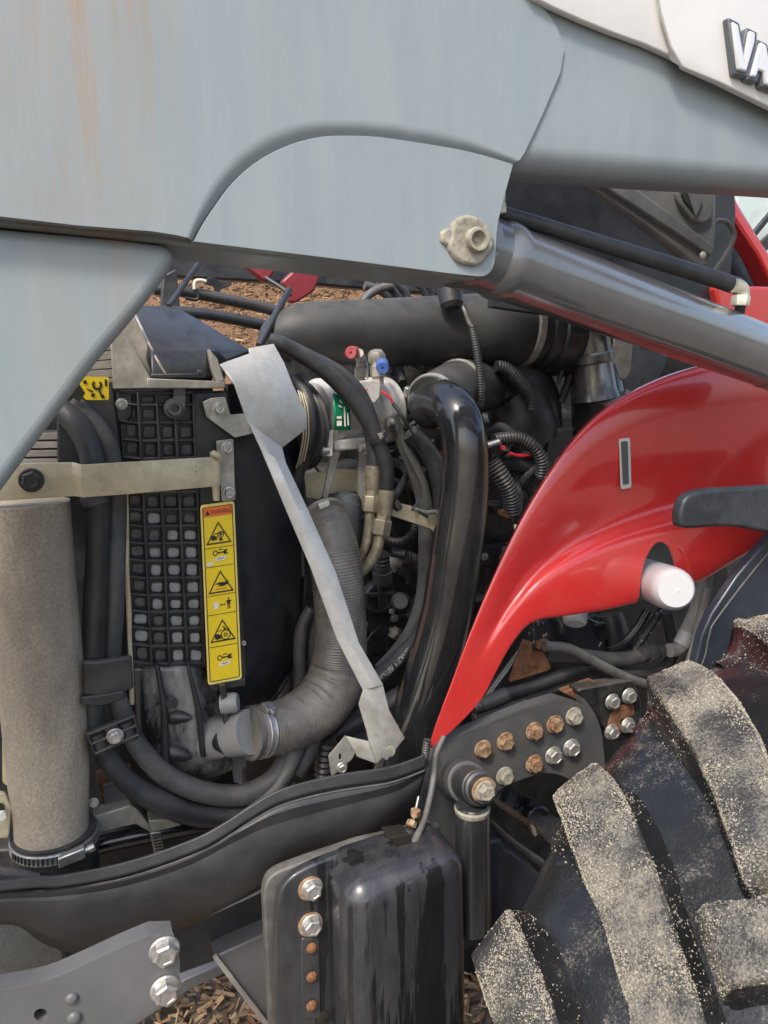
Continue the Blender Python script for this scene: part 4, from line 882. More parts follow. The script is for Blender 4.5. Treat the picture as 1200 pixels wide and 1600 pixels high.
# --- air-conditioning compressor with belt pulley, caps and hoses
def compressor():
    body = lathe('compressor', (490, 648, 1.50), (610, 640, 1.56), [(0, 50), (.06, 56), (.16, 56), (.18, 50), (.62, 50), (.64, 55), (.74, 55), (.76, 52), (.80, 56), (.92, 55), (1, 44)], alu, TR, 36)
    lathe('pulley', (446, 666, 1.48), (470, 663, 1.495), [(0, 66), (.1, 73), (.3, 73), (.4, 70), (.55, 74), (.7, 70), (.85, 74), (1, 70)], blk, body, 40)
    for k in range(3):
        tube('belt_rib', [(466 + 4 * k, 610 + 2 * k, 1.40, 1.5), (473 + 4 * k, 640, 1.386, 1.5), (474 + 4 * k, 680, 1.386, 1.5), (468 + 4 * k, 715, 1.40, 1.5), (462 + 4 * k, 735, 1.42, 1.5)], cream, body, 6)
    tube('drive_belt', [(462, 590, 1.44, 9), (483, 630, 1.40, 10), (484, 686, 1.40, 10), (470, 728, 1.42, 10), (458, 770, 1.44, 10), (450, 830, 1.5, 10)], rub, TR, 10)
    c = P(534, 648, 1.43)
    V, F = [], []
    for i in range(7):
        for j in range(2): V.append(P(520 + 26 * i / 6 + (2 if j else 0), 614 + (8 * i / 6 if not j else 0) + (58 if j else 0), 1.405 + .004 * i / 6))
    for i in range(6): F.append((2 * i, 2 * i + 1, 2 * i + 3, 2 * i + 2))
    lab = sheet('green_label', V, F, .001, green, body, 0, raw=True)
    qd = [(524, 618), (544, 622), (547, 668), (524, 670)]
    onquad('label_print', qd, [[(.1, .62), (.45, .62), (.45, .70), (.1, .70)], [(.1, .76), (.45, .76), (.45, .92), (.1, .92)], [(.62, .30), (.72, .30), (.72, .95), (.62, .95)], [(.84, .5), (.94, .5), (.94, .92), (.84, .92)], [(.3, .1), (.55, .16), (.55, .22), (.3, .16)], [(.25, .26), (.5, .3), (.5, .36), (.25, .32)]], 1.402, wprint, body)
    plate('mount_lug', rp([(508, 672), (522, 672), (520, 714), (507, 712)], 3), 1.42, .03, alu, body, .002)
    lathe('lug_bolt', (494, 704, 1.43), (512, 702, 1.43), [(0, 8), (.4, 8), (.42, 11), (1, 11)], zinc, body, 14)
    lathe('lug_bolt', (562, 700, 1.43), (578, 698, 1.43), [(0, 7), (.4, 7), (.42, 11), (1, 10)], zinc, body, 14)
    plate('casting_foot', rp([(520, 688), (576, 684), (578, 700), (522, 706)], 4), 1.45, .05, alu, body, .004)
    lathe('bolt_boss', (607, 660, 1.45), (614, 660, 1.45), [(0, 7), (1, 6)], zinc, body, 12)
    lathe('bolt_boss', (494, 622, 1.43), (502, 622, 1.43), [(0, 6), (1, 5)], zinc, body, 12)
    plate('port_block', rp([(560, 596), (584, 592), (596, 600), (594, 622), (584, 632), (574, 626), (566, 610)], 4), 1.44, .05, alu, body, .004)
    for (x, y0, y1, r) in ((564, 598, 566, 10), (591, 600, 560, 13)):
        lathe('service_port', (x, y0, 1.46), (x - 1, y1, 1.46), [(0, r * .7), (.25, r * .7), (.3, r), (.7, r), (.75, r * .75), (1, r * .7)], alu_dirty, body, 6 if r > 11 else 14)
    lathe('valve_body', (566, 566, 1.47), (560, 552, 1.44), [(0, 8), (1, 8)], alu_dirty, body, 12)
    lathe('red_cap', (554, 551, 1.46), (548, 551, 1.42), [(0, 10), (.8, 10), (1, 8.5), (1, 2), (.9, 1.5)], redcap, body, 18)
    pb = lathe('port_elbow', (590, 576, 1.47), (588, 548, 1.46), [(0, 10), (.3, 10), (.35, 14), (.8, 14), (1, 10)], galv_dirty, body, 6)
    lathe('blue_cap', (597, 568, 1.46), (598, 575, 1.41), [(0, 10), (.8, 10), (1, 8.5), (1, 2), (.9, 1.5)], bluecap, body, 18)
    plate('spring_clip', [(572, 560), (576, 572), (575, 592), (571, 588), (573, 574)], 1.45, .003, zinc, body, 0)
    tube('sensor_wire', [(566, 613, 1.425, 1.5), (574, 608, 1.425, 1.5)], redwire, body, 6)
    tube('clutch_wire', [(596, 611, 1.44, 2.2), (608, 620, 1.43, 2.2), (616, 634, 1.43, 2.2)], redwire, body, 6)
    tube('clutch_wire', [(614, 630, 1.42, 3.5), (628, 650, 1.41, 3), (640, 668, 1.42, 3), (648, 676, 1.42, 5)], rub, TR, 8)
    tube('thin_wire', [(622, 642, 1.40, 1.8), (626, 690, 1.40, 1.8), (640, 724, 1.40, 1.8), (656, 756, 1.40, 1.8), (656, 778, 1.40, 1.8), (644, 796, 1.40, 2)], rub, TR, 6)
    tube('thin_wire', [(644, 796, 1.40, 2.5), (652, 798, 1.39, 2.5), (662, 804, 1.39, 2.5), (668, 808, 1.39, 2.5)], rub, TR, 6)
    # bracket under it (yellow zinc) and its arms
    plate('compressor_bracket', [(466, 742), (520, 736), (522, 732), (560, 734), (560, 768), (510, 772), (498, 780), (470, 776)], 1.50, .008, cream, TR, .001)
    plate('bracket_arm', rp([(518, 706), (532, 706), (512, 778), (504, 778)], 3), 1.44, .008, galv_dirty, TR, .001)
    plate('bracket_arm', [(563, 706), (577, 702), (578, 800), (572, 802), (560, 770)], 1.46, .01, galv_dirty, TR, .001)
    # hoses over the front
    tube('air_con_hose', [(420, 532, 1.40, 12), (446, 542, 1.395, 13), (490, 566, 1.39, 13), (530, 600, 1.385, 13), (566, 644, 1.38, 13), (590, 690, 1.38, 12), (603, 730, 1.38, 12), (604, 766, 1.385, 12)], rub, TR, 18)
    tube('air_con_hose', [(424, 530, 1.43, 12), (480, 558, 1.42, 13), (530, 586, 1.415, 14), (562, 620, 1.41, 14), (580, 668, 1.405, 14), (584, 700, 1.40, 13), (584, 730, 1.40, 12)], rub, TR, 18)
    band('zip_tie', [(585, 672, 1.38, 15), (590, 684, 1.38, 15), (594, 692, 1.38, 15)], .3, .7, .001, rub, TR)
    plate('zip_tie_head', [(591, 678), (598, 676), (600, 683), (594, 687)], 1.36, .006, galv_dirty, TR, .001)
    def fitting(pts_top, bot, lx):
        f = lathe('hose_ferrule', *pts_top, [(0, 11), (.05, 12.5), (.9, 12.5), (1, 11)], brass, TR, 18)
        return f
    f1 = fitting(((584, 726, 1.40), (582, 764, 1.40)), 0, 0)
    lathe('hex_collar', (582, 762, 1.40), (581, 776, 1.40), [(0, 9), (.1, 11), (.9, 11), (1, 9)], brass, f1, 6)
    lathe('hex_nut', (581, 774, 1.40), (579, 800, 1.40), [(0, 13), (.08, 14.5), (.9, 14.5), (1, 12)], brass, f1, 6)
    tube('steel_line', [(579, 796, 1.40, 8), (576, 830, 1.40, 8), (570, 856, 1.40, 7), (560, 876, 1.41, 7)], brass, f1, 12)
    f2 = fitting(((604, 764, 1.385), (600, 806, 1.385)), 0, 0)
    lathe('hex_collar', (600, 800, 1.385), (598, 814, 1.385), [(0, 9), (.1, 12), (.9, 12), (1, 9)], brass, f2, 6)
    lathe('hex_nut', (598, 811, 1.385), (593, 836, 1.385), [(0, 14), (.08, 16), (.9, 16), (1, 13)], brass, f2, 6)
    tube('steel_line', [(594, 832, 1.385, 9), (588, 860, 1.385, 9), (574, 884, 1.39, 8.5), (556, 900, 1.40, 8)], brass, f2, 12)
    plate('hose_support', [(616, 784), (640, 790), (672, 800), (684, 806), (686, 838), (672, 826), (660, 822), (612, 806), (608, 790)], 1.41, .004, cream, TR, .001)
    tube('support_hook', [(664, 802, 1.40, 4), (676, 800, 1.40, 4), (686, 800, 1.40, 4)], zinc, TR, 8)
    tube('spiral_wrap', [(614, 782, 1.39, 7), (620, 790, 1.39, 7), (624, 796, 1.39, 6)], blk, TR, 10, ribs=.005, ra=.12)
    tube('loom_tube', [(612, 650, 1.47, 9), (628, 690, 1.47, 10), (650, 740, 1.47, 12), (662, 780, 1.47, 13), (666, 830, 1.47, 13), (664, 900, 1.47, 12), (656, 950, 1.46, 11), (634, 1000, 1.44, 11), (594, 1048, 1.42, 12)], rub_grey, TR, 14)
    hp = [(700, 930, 1.40, 11), (680, 960, 1.40, 12), (650, 1000, 1.39, 12), (610, 1040, 1.37, 12), (570, 1080, 1.35, 13), (530, 1120, 1.34, 13), (500, 1160, 1.34, 13)]
    tube('hydraulic_hose', hp, rub, TR, 18)
    Tv, Tf = textgeo('RICHTER  HYDRAULIK')
    C, rr = path([(632, 1012, 1.385, 12), (612, 1034, 1.37, 12.3), (588, 1057, 1.36, 12.6)], 8); fr = frames(C)
    out = []
    for u, v, z in Tv:
        x = (1 - u) * (len(C) - 1.001); i = int(x); t = x - i; c = C[i].lerp(C[i + 1], t); tt, n, b = fr[i]
        n2 = (NRM - tt * NRM.dot(tt)).normalized(); b2 = tt.cross(n2); a = (v - .5) * .9 + .15
        out.append(c + (n2 * math.cos(a) - b2 * math.sin(a)) * (rr[i] + .0006))
    fin('hose_lettering', out, Tf, wprint, TR, smooth=False)
    tube('loom_tube', [(640, 676, 1.45, 14), (664, 700, 1.45, 15), (682, 730, 1.45, 16), (692, 780, 1.45, 16), (690, 850, 1.46, 15)], rub, TR, 14)
    tube('loom_tube', [(628, 720, 1.5, 8), (646, 700, 1.5, 9), (668, 690, 1.5, 9)], rub, TR, 10)
compressor()

# --- ribbed radiator hose, steel water neck
rh = [(388, 1146, 1.235, 39), (420, 1140, 1.25, 40), (462, 1127, 1.28, 43), (502, 1098, 1.31, 45), (526, 1054, 1.33, 44), (532, 1000, 1.335, 41), (530, 940, 1.34, 40), (524, 880, 1.35, 40), (514, 830, 1.37, 38), (500, 804, 1.39, 34)]
hose = tube('radiator_hose', rh, mat('ribbed_hose_rubber', (.12, .112, .098), .28, var=.25, vs=20, dirt=(.30, .275, .23), da=.55, ds=17, up=(.33, .30, .25), ua=.35, coat=.3, bump=.05), TR, 40, n=10, ribs=.0048, ra=.009)
clamp(rh, .075, .014, zinc, hose, .002, R(-75))
band('hose_cuff', rh, 0, .03, .003, rub_grey, hose, 36)
clamp([(524, 850, 1.36, 40), (508, 816, 1.37, 37), (498, 800, 1.39, 34)], .72, .008, alu_dirty, hose, .002)
plate('screw_housing', [(497, 788), (514, 782), (517, 790), (500, 797)], 1.32, .012, cream_paint, hose, .002)
lathe('water_neck', (536, 860, 1.45), (542, 770, 1.47), [(0, 25), (.8, 24), (.82, 22), (.95, 20), (1, 14)], mat('slate_grey_cast', (.075, .085, .09), .5, var=.15, dirt=(.15, .15, .14), da=.4, ds=20), TR, 28)
plate('neck_strap', [(470, 800), (492, 806), (484, 814), (474, 814)], 1.42, .004, cream_paint, TR, .001)
for pts in ([(486, 950, 1.40, 9), (472, 980, 1.40, 10), (468, 1020, 1.40, 10), (470, 1100, 1.40, 10)], [(496, 965, 1.42, 10), (488, 1000, 1.42, 10), (486, 1080, 1.42, 10)]):
    tube('engine_pipe', pts, rub_grey, TR, 14)
tube('grey_hose', [(470, 1140, 1.27, 15), (458, 1180, 1.26, 14), (440, 1220, 1.25, 13), (410, 1256, 1.235, 12), (360, 1296, 1.22, 12)], rub_grey, TR, 16, wob=.06)
tube('grey_hose', [(496, 1130, 1.29, 14), (480, 1178, 1.28, 14), (462, 1210, 1.27, 12)], rub_grey, TR, 14, wob=.06)
tube('spiral_wrap', [(510, 1156, 1.3, 13), (506, 1190, 1.3, 13), (504, 1216, 1.3, 12)], rub, TR, 14, ribs=.011, ra=.12)
tube('black_hose', [(690, 1060, 1.36, 15), (640, 1080, 1.36, 16), (580, 1116, 1.36, 17), (520, 1150, 1.36, 17)], rub, TR, 16)
tube('black_hose', [(680, 1090, 1.40, 14), (620, 1120, 1.40, 15), (560, 1160, 1.40, 15)], rub, TR, 14)

# --- glossy charge pipe
cpts = [(668, 636, 1.47, 36), (690, 628, 1.42, 36), (712, 642, 1.36, 35), (724, 676, 1.335, 35), (727, 730, 1.33, 37), (722, 800, 1.33, 39), (712, 870, 1.33, 40), (700, 950, 1.33, 40), (686, 1010, 1.33, 41), (668, 1070, 1.33, 42), (646, 1140, 1.33, 44), (626, 1210, 1.33, 45)]
cp = tube('charge_pipe', cpts, gloss, TR, 40, n=10)
jp = [(742, 604, 1.60, 44), (700, 612, 1.52, 44), (676, 628, 1.46, 43), (664, 642, 1.44, 38)]
tube('joint_hose', [(752, 602, 1.60, 42), (716, 606, 1.52, 43), (684, 622, 1.46, 42), (676, 628, 1.445, 41)], rub, TR, 36)
rp1 = [(706, 612, 1.51, 43), (690, 618, 1.475, 43), (672, 630, 1.44, 41)]
clamp(rp1, .85, .011, galv_dirty, cp, .002, R(150)); clamp([(740, 602, 1.57, 42), (716, 606, 1.52, 43), (700, 612, 1.5, 43)], .5, .011, galv_dirty, cp, .002, R(150))

# --- galvanised guard bracket
gV = [(343, 570, 1.28), (390, 553, 1.33), (388, 545, 1.335), (427, 538, 1.345), (443, 567, 1.33), (478, 646, 1.30), (478, 670, 1.298), (440, 700, 1.26), (388, 664, 1.24), (366, 600, 1.245), (456, 600, 1.300), (372, 648, 1.238),
      (394, 678, 1.238)]
gb_ = sheet('guard_bracket', gV, [(0, 1, 2, 3, 4, 10, 9), (9, 10, 5, 6, 7, 8)], .004, galv, TR, .001)
def strip(name, pts, m, par, th=.004, crease=.005):
    V, F = [], []
    for (xl, yl, xr, yr, L) in pts:
        xm, ym = xl * .45 + xr * .55, yl * .45 + yr * .55
        V += [(xl, yl, L + .002), (xm, ym, L - crease), (xr, yr, L)]
    for i in range(len(pts) - 1):
        for j in range(2): a = 3 * i + j; F.append((a, a + 1, a + 4, a + 3))
    return sheet(name, V, F, th, m, par, .0008)
strip('guard_arm', [(388, 660, 440, 700, 1.236), (408, 704, 446, 724, 1.22), (444, 790, 482, 800, 1.205), (484, 884, 524, 894, 1.19), (527, 1000, 560, 1004, 1.175), (567, 1078, 598, 1070, 1.165)], galv, gb_)
ft_ = sheet('guard_foot', [(567, 1078, 1.165), (598, 1070, 1.165), (608, 1110, 1.16), (632, 1153, 1.15), (604, 1188, 1.14), (597, 1184, 1.14), (588, 1193, 1.14), (576, 1158, 1.15), (572, 1140, 1.155), (560, 1100, 1.163)],
            [(0, 1, 2, 9), (9, 2, 3, 8), (8, 3, 4, 5, 6, 7)], .004, galv_dirty, gb_, .001)
sheet('guard_toe', [(576, 1158, 1.15), (588, 1193, 1.14), (558, 1182, 1.155), (541, 1150, 1.165), (574, 1160, 1.15)], [(0, 1, 2, 3)], .004, galv_dirty, gb_, .001)
tp = plate('toe_plate', rp([(541, 1150), (558, 1170), (550, 1186), (525, 1208), (518, 1212), (514, 1182)], 2), 1.163, .004, galv_dirty, gb_, .001, holes=[rp([(529, 1178), (533, 1177), (534, 1187), (530, 1189)], 2)])
bolt(534, 1199, 1.160, 9, zinc, gb_, 'hex')
disc('foot_dimple', 609, 1174, 1.144, 9, .002, boss_m, gb_, 20, label='dark worn dimple')

# --- black side apron with its rubber bead
def apron():
    top = cr([(-60, 1402), (0, 1392), (100, 1386), (200, 1366), (300, 1332), (360, 1300), (400, 1274), (450, 1248), (520, 1231), (600, 1218), (640, 1206), (668, 1192)], 5)
    bot = cr([(-60, 1442), (0, 1442), (32, 1446), (62, 1468), (100, 1484), (150, 1490), (200, 1480), (280, 1450), (360, 1414), (450, 1362), (560, 1330), (650, 1260)], 5)
    V, F, ny = [], [], 9; n = len(top)
    for i in range(n):
        for j in range(ny + 1):
            t = j / ny; x = top[i][0] * (1 - t) + bot[i][0] * t; y = top[i][1] * (1 - t) + bot[i][1] * t
            u = i / (n - 1)
            V.append((x, y, 1.105 + .03 * t * t - (.012 if t < .12 else 0) - .02 * math.sin(math.pi * t) + .05 * max(0, u - .8)))
    for i in range(n - 1):
        for j in range(ny): a = i * (ny + 1) + j; F.append((a, a + 1, a + ny + 2, a + ny + 1))
    ap = sheet('side_apron', V, F, .004, trim_m, TR, 0)
    # bead: flat topped rubber channel along the upper edge
    b = cr([(-60, 1388), (0, 1384), (60, 1378), (100, 1376), (200, 1356), (300, 1322), (350, 1296), (390, 1270), (440, 1243), (520, 1222), (600, 1210), (640, 1198), (664, 1188)], 6)
    V, F = [], []
    pr = [(-11, 0), (-10, -.010), (9, -.013), (11, -.006), (12, .012), (-6, .020)]
    for x, y in b:
        k = .75 + .25 * min(1, max(0, (x + 100) / 300))
        for dy, dl in pr: V.append((x, y + dy * k, 1.095 + dl))
    m = len(pr)
    for i in range(len(b) - 1):
        for j in range(m): F.append((i * m + j, i * m + (j + 1) % m, (i + 1) * m + (j + 1) % m, (i + 1) * m + j))
    F += [tuple(range(m)), tuple(range((len(b) - 1) * m, len(b) * m))]
    o = fin('rubber_bead', [P(*v) for v in V], F, trim_m, ap, ang=30)
    bevel(o, .002)
    tube('apron_lip', [(x, y + 15, 1.088, 1.6) for x, y in b[::4]], rub_grey, ap, 6, n=3)
    # what shows under it: textured under-guard, chassis rail
    plate('under_guard', rp([(-60, 1430), (50, 1440), (100, 1480), (106, 1500), (104, 1540), (-60, 1600)], [0, 20, 20, 10, 0, 0]), 1.16, .05, mat('textured_olive_plastic', (.105, .105, .095), .6, var=.15, dirt=(.16, .16, .13), da=.4, ds=10, bump=.5, bs=240), TR, .006)
    plate('chassis_rail', [(-60, 1500), (100, 1470), (430, 1340), (700, 1240), (720, 1420), (425, 1470), (283, 1522), (-60, 1600)], 1.26, .10, blk_clean, TR, .004)
    plate('rail_patch', [(110, 1484), (128, 1480), (128, 1504), (108, 1512)], 1.245, .004, navy, TR, .001)
    tube('apron_edge_strip', [(200, 1478, 1.135, 2), (300, 1440, 1.135, 2.5), (400, 1396, 1.13, 2.5), (460, 1358, 1.13, 2)], rub, ap, 6)  # thin dark rubber strip along the apron's lower edge
    # bolted side plate at the lower left
    pl = plate('bolted_side_plate', cr([(-60, 1560), (0, 1547), (70, 1533), (130, 1508), (190, 1480), (235, 1461)], 3) + rp([(268, 1452), (278, 1476), (281, 1500), (281, 1546)], [8, 6, 0, 5]) + [(246, 1576), (190, 1602), (60, 1660), (-60, 1700)], 1.02, .028, greyplate, TR, .0025,
               holes=[[(64 + 11 * math.cos(a), 1586 + 10 * math.sin(a)) for a in [2 * math.pi * k / 16 for k in range(16)]]])
    bolt(257, 1484, 1.0185, 24, zinc, pl, 'hex', spin=.2); bolt(259, 1545, 1.0185, 24, zinc, pl, 'hex', spin=.5)
    bolt(112, 1560, 1.0195, 10, greyplate, pl, 'rivet', 'weld_nub'); bolt(116, 1590, 1.0195, 11, greyplate, pl, 'rivet', 'weld_nub')
    plate('lower_step', [(335, 1497), (350, 1488), (440, 1448), (470, 1660), (455, 1650)], 1.22, .30, greyplate, TR, .003)
    plate('step_edge', [(333, 1498), (340, 1494), (460, 1650), (448, 1650)], 1.212, .008, mat('worn_pale_edge', (.34, .31, .27), .6, var=.2, dirt=(.18, .15, .12), da=.5, ds=20), TR, .001)
    plate('far_step', [(200, 1610), (300, 1545), (420, 1490), (420, 1475), (290, 1530), (180, 1600)], 1.75, .05, greyplate, TR, .003)
apron()

# --- pressed black box (weight) with flange and bolts
def wbox():
    fl = plate('box_back_plate', rp([(411, 1390), (424, 1366), (480, 1345), (560, 1318), (680, 1290), (690, 1700), (427, 1700)], [20, 20, 10, 0, 0, 0, 0]), 1.055, .02, mat('pale_plate_edge', (.075, .073, .068), .5, var=.1, dirt=(.3, .28, .24), da=.4, ds=14), TR, .003)
    fg = plate('box_flange', rp([(428, 1700), (430, 1420), (444, 1376), (490, 1350), (560, 1325), (690, 1288), (690, 1700)], [0, 40, 24, 20, 10, 0, 0]), 1.03, .016, wetblk, TR, .004, seg=3)
    bx = plate('box_cover', [(540, 1398), (736, 1333), (742, 1760), (550, 1760)], .935, .125, wetblk, TR, 0)
    b = bx.modifiers.new('bevel', 'BEVEL'); b.width = .036; b.segments = 10; b.limit_method = 'ANGLE'; b.angle_limit = R(40)
    bx.data.polygons.foreach_set('use_smooth', [True] * len(bx.data.polygons)); bx.data.set_sharp_from_angle(angle=R(120))
    pl_ = plate('raised_strip', rp([(471, 1466), (500, 1466), (502, 1592), (472, 1592)], 5), 1.028, .004, wetblk, fg, .002)
    bolt(487, 1388, 1.029, 18, zinc, fg, 'hex', label='large flange bolt with rusty washer'); bolt(487, 1444, 1.029, 18, zinc, fg, 'hex')
    for y in (1388, 1444): disc('rusty_washer', 485, y, 1.0292, 20, .002, rusty, fg, 24)
    for y in (1481, 1526, 1571): bolt(487, y, 1.026, 9, rust, fg, 'rivet', 'rusty_stud')
    disc('flange_hole', 505, 1590, 1.0285, 11, .001, ink, fg, 20)
    plate('box_notch', rp([(606, 1310), (640, 1304), (646, 1326), (630, 1332)], 3), 1.0, .03, ink, bx, .002)
    lathe('pull_handle', (639, 1296, 1.02), (632, 1328, 1.015), [(0, 7), (.1, 10), (.4, 10), (.45, 8), (.55, 8), (.6, 10), (.9, 10), (1, 8)], blk_clean, TR, 16)
    lathe('brass_nut', (645, 1282, 1.03), (641, 1292, 1.025), [(0, 6), (.1, 8), (.9, 8), (1, 6)], rusty, TR, 6)
    lathe('brass_nut', (650, 1264, 1.03), (648, 1276, 1.03), [(0, 5), (.1, 8), (.9, 7), (1, 5)], rusty, TR, 6)
    tube('inner_cable', [(654, 1244, 1.04, 1.5), (650, 1262, 1.035, 2), (644, 1290, 1.03, 2.5)], zinc, TR, 6)
    tube('control_cable', [(694, 1150, 1.09, 4), (682, 1178, 1.085, 4.5), (679, 1206, 1.08, 5), (672, 1246, 1.06, 5), (662, 1284, 1.03, 5), (652, 1306, 1.01, 6), (642, 1328, 1.0, 8)], rub_grey, TR, 12)
    tube('cable_spring', [(668, 1156, 1.12, 6), (665, 1176, 1.12, 6), (664, 1196, 1.12, 6)], blk, TR, 10, ribs=.004, ra=.14)
wbox()

# --- side mounting plate with its bolts, pivot and steering strut
def mount():
    mp = plate('mounting_plate', [(655, 1300), (664, 1196), (684, 1170)] + cr([(700, 1158), (740, 1138), (820, 1106), (872, 1090)], 3) + rp([(905, 1080), (938, 1126), (947, 1206)], [24, 24, 3]) + [(940, 1236)] + cr([(905, 1234), (893, 1220), (872, 1210), (845, 1209), (800, 1224), (764, 1244)], 3) + [(768, 1460), (650, 1460)], 1.15, .022, darksteel, TR, .002)
    for x, y, m in ((755, 1170, rusty), (790, 1158, rusty), (835, 1142, rusty), (867, 1131, rusty), (897, 1119, boss_m), (789, 1212, boss_m), (835, 1193, rusty), (865, 1180, zinc), (893, 1168, zinc)):
        bolt(x - 1, y, 1.148, 15, m, mp, 'hex', label={'rusty_yellow_bolt': 'rusty brown hex bolt', 'muddy_pin_steel': 'pale dusty hex bolt', 'zinc_bolt_steel': 'clean steel hex bolt'}[m.name])
    bs = lathe('pivot_boss', (708, 1213, 1.15), (752, 1232, .985), [(0, 30), (.55, 30), (.56, 28)], darksteel, TR, 32)
    lathe('pivot_cap', (730, 1223, 1.055), (757, 1235, .97), [(0, 26), (.05, 27), (.7, 26.5), (.72, 24), (.76, 25), (.84, 25), (.86, 21), (1, 19)], blk_clean, bs, 32)
    disc('rusty_washer', 756, 1234, .971, 21, .003, rusty, bs)
    bolt(757, 1235, .969, 17, boss_m, bs, 'hex', label='dirty pivot bolt')
    rod = lathe('steering_strut', (738, 1256, 1.0), (738, 1450, 1.0), [(0, 24), (.01, 26.5), (.04, 27), (1, 27)], gloss, TR, 32)
    lathe('strut_ring', (738, 1258, 1.0), (738, 1268, 1.0), [(0, 26), (.4, 28.5), (1, 27)], boss_m, rod, 32)
    plate('axle_housing', [(700, 1180), (960, 1130), (1010, 1180), (1010, 1560), (700, 1560)], 1.62, .2, eng, TR, .01)
    lathe('tie_rod', (790, 1246, 1.42), (866, 1298, 1.22), [(0, 20), (.7, 20), (.72, 18), (1, 18)], wetblk, TR, 24)
    plate('tie_rod_cap', rp([(712 + 120, 1292), (846, 1296), (836, 1308)], 2), 1.25, .01, boss_m, TR, .001)
    tube('axle_tube', [(764, 1284, 1.2, 6), (800, 1316, 1.19, 6), (850, 1352, 1.18, 7), (880, 1376, 1.17, 7)], rub, TR, 10)
    plate('axle_guard', [(764, 1316), (784, 1312), (790, 1328), (800, 1330), (850, 1372), (870, 1480), (764, 1480)], 1.18, .05, navy, TR, .006)
    # second bracket with four bolts
    b2 = plate('rear_bracket', rp([(900, 1078), (990, 1062), (1004, 1100), (996, 1152), (962, 1160), (930, 1120)], 8), 1.17, .03, eng, TR, .003)
    plate('rust_patch', rp([(958, 1106), (990, 1098), (992, 1118), (968, 1124), (974, 1146), (946, 1144)], 6), 1.1685, .002, rust, b2, .0005)
    for x, y in ((956, 1096), (982, 1087), (955, 1143), (980, 1133)): bolt(x, y, 1.166, 13, zinc, b2, 'hex')
    plate('top_ledge', [(880, 1082), (930, 1064), (934, 1084), (900, 1094)], 1.19, .02, rust, TR, .002)
    plate('plate_scale', [(745, 1136), (870, 1090), (872, 1094), (746, 1140)], 1.1495, .0008, rub_grey, mp, 0)
mount()

# --- red engine side panel with its pressed fold, filter notch and marker slot
def redpanel():
    O = cr([(671, 1168), (684, 1122), (705, 1066), (735, 985), (772, 896), (815, 806), (862, 728), (915, 662), (975, 617), (1048, 584), (1130, 564), (1230, 556), (1330, 560)], 5)
    I = cr([(676, 1167), (716, 1132), (752, 1092), (776, 1048), (800, 1006), (832, 972), (886, 962), (960, 950), (1030, 930), (1095, 907), (1142, 880), (1210, 840), (1330, 770)], 5)
    M = cr([(675, 1165), (706, 1110), (735, 1052), (764, 992), (800, 936), (846, 882), (900, 838), (958, 806), (1010, 788), (1076, 772), (1136, 762), (1210, 752), (1330, 736)], 5)
    n = len(O); V, F = [], []
    pro = [(0, 0, .030), (0, .012, .014), (0, .035, .004), (0, .07, 0), (0, .2, -.004), (0, .4, -.006), (0, .6, -.002), (0, .75, .002), (0, .88, .007), (0, 1, .010), (1, .07, .009), (1, .14, .003), (1, .21, -.006), (1, .28, -.014), (1, .36, -.018), (1, .6, -.020), (1, .8, -.019), (1, .93, -.018), (1, .985, -.016), (1, 1, -.013)]
    for i in range(n):
        u = i / (n - 1); a = min(1, max(0, (u - .16) / .38)); a = a * a * (3 - 2 * a)
        for s, t, d in pro:
            A, B = (O[i], M[i]) if s == 0 else (M[i], I[i])
            am = (.35 + .65 * a) if (s == 0 and t < .1) else a
            V.append((A[0] + (B[0] - A[0]) * t, A[1] + (B[1] - A[1]) * t, 1.135 + d * am))
    m = len(pro)
    for i in range(n - 1):
        for j in range(m - 1): q = i * m + j; F.append((q, q + 1, q + m + 1, q + m))
    o = fin('side_panel', [P(*v) for v in V], F, red_p, TR, ang=80)
    s = o.modifiers.new('sub', 'SUBSURF'); s.levels = s.render_levels = 1
    s = o.modifiers.new('thick', 'SOLIDIFY'); s.thickness = .005; s.offset = -1
    hp = cr([(1016, 958), (1019, 915), (1026, 880), (1040, 857), (1052, 852), (1064, 860), (1073, 882), (1079, 915), (1080, 950)], 4) + [(1078, 1000), (1018, 1000)]
    c = plate('cut', hp, 1.085, .05, red_p, TR, 0)
    bo = o.modifiers.new('cut', 'BOOLEAN'); bo.object = c; bo.operation = 'DIFFERENCE'; bo.solver = 'EXACT'
    dg = bpy.context.evaluated_depsgraph_get(); me = bpy.data.meshes.new_from_object(o.evaluated_get(dg))
    o.modifiers.clear(); o.data = me; bpy.data.objects.remove(c)
    me.set_sharp_from_angle(angle=R(40))
    tube('notch_rim', [(x, y, 1.118, 3.6) for x, y in cr([(1058, 855), (1066, 864), (1074, 884), (1080, 912)], 4)], red_p, o, 8, n=2)
    plate('marker_slot', rp([(968, 686), (985, 684), (987, 762), (971, 765)], 3), 1.127, .003, galv, o, .0008)
    plate('marker_recess', rp([(971, 690), (981, 689), (983, 756), (974, 758)], 2), 1.1255, .002, darksteel, o, .0005)
    # dirty white oil filter sticking out of the notch, small cup under the panel
    fa, fb = P(992, 898, 1.30), P(1056, 922, 1.025); sc = mpp(fb)
    f = lathe('oil_filter', fa, fb, [(0, 36), (.5, 36), (.88, 35.5), (.94, 34), (.98, 31), (1, 27)], filt, TR, 40, None, True, sc)
    tq = [(1022, 884), (1034, 886), (1034, 890), (1022, 888)]
    lathe('filter_dimple', P(1058, 922.5, 1.0242), P(1058, 922.5, 1.0230), [(0, 3), (1, 2)], wprint, f, 12, None, True, sc)
    lathe('white_cup', (899, 948, 1.22), (898, 975, 1.20), [(0, 20), (.7, 19), (.9, 18), (1, 14)], filt, TR, 24)
redpanel()

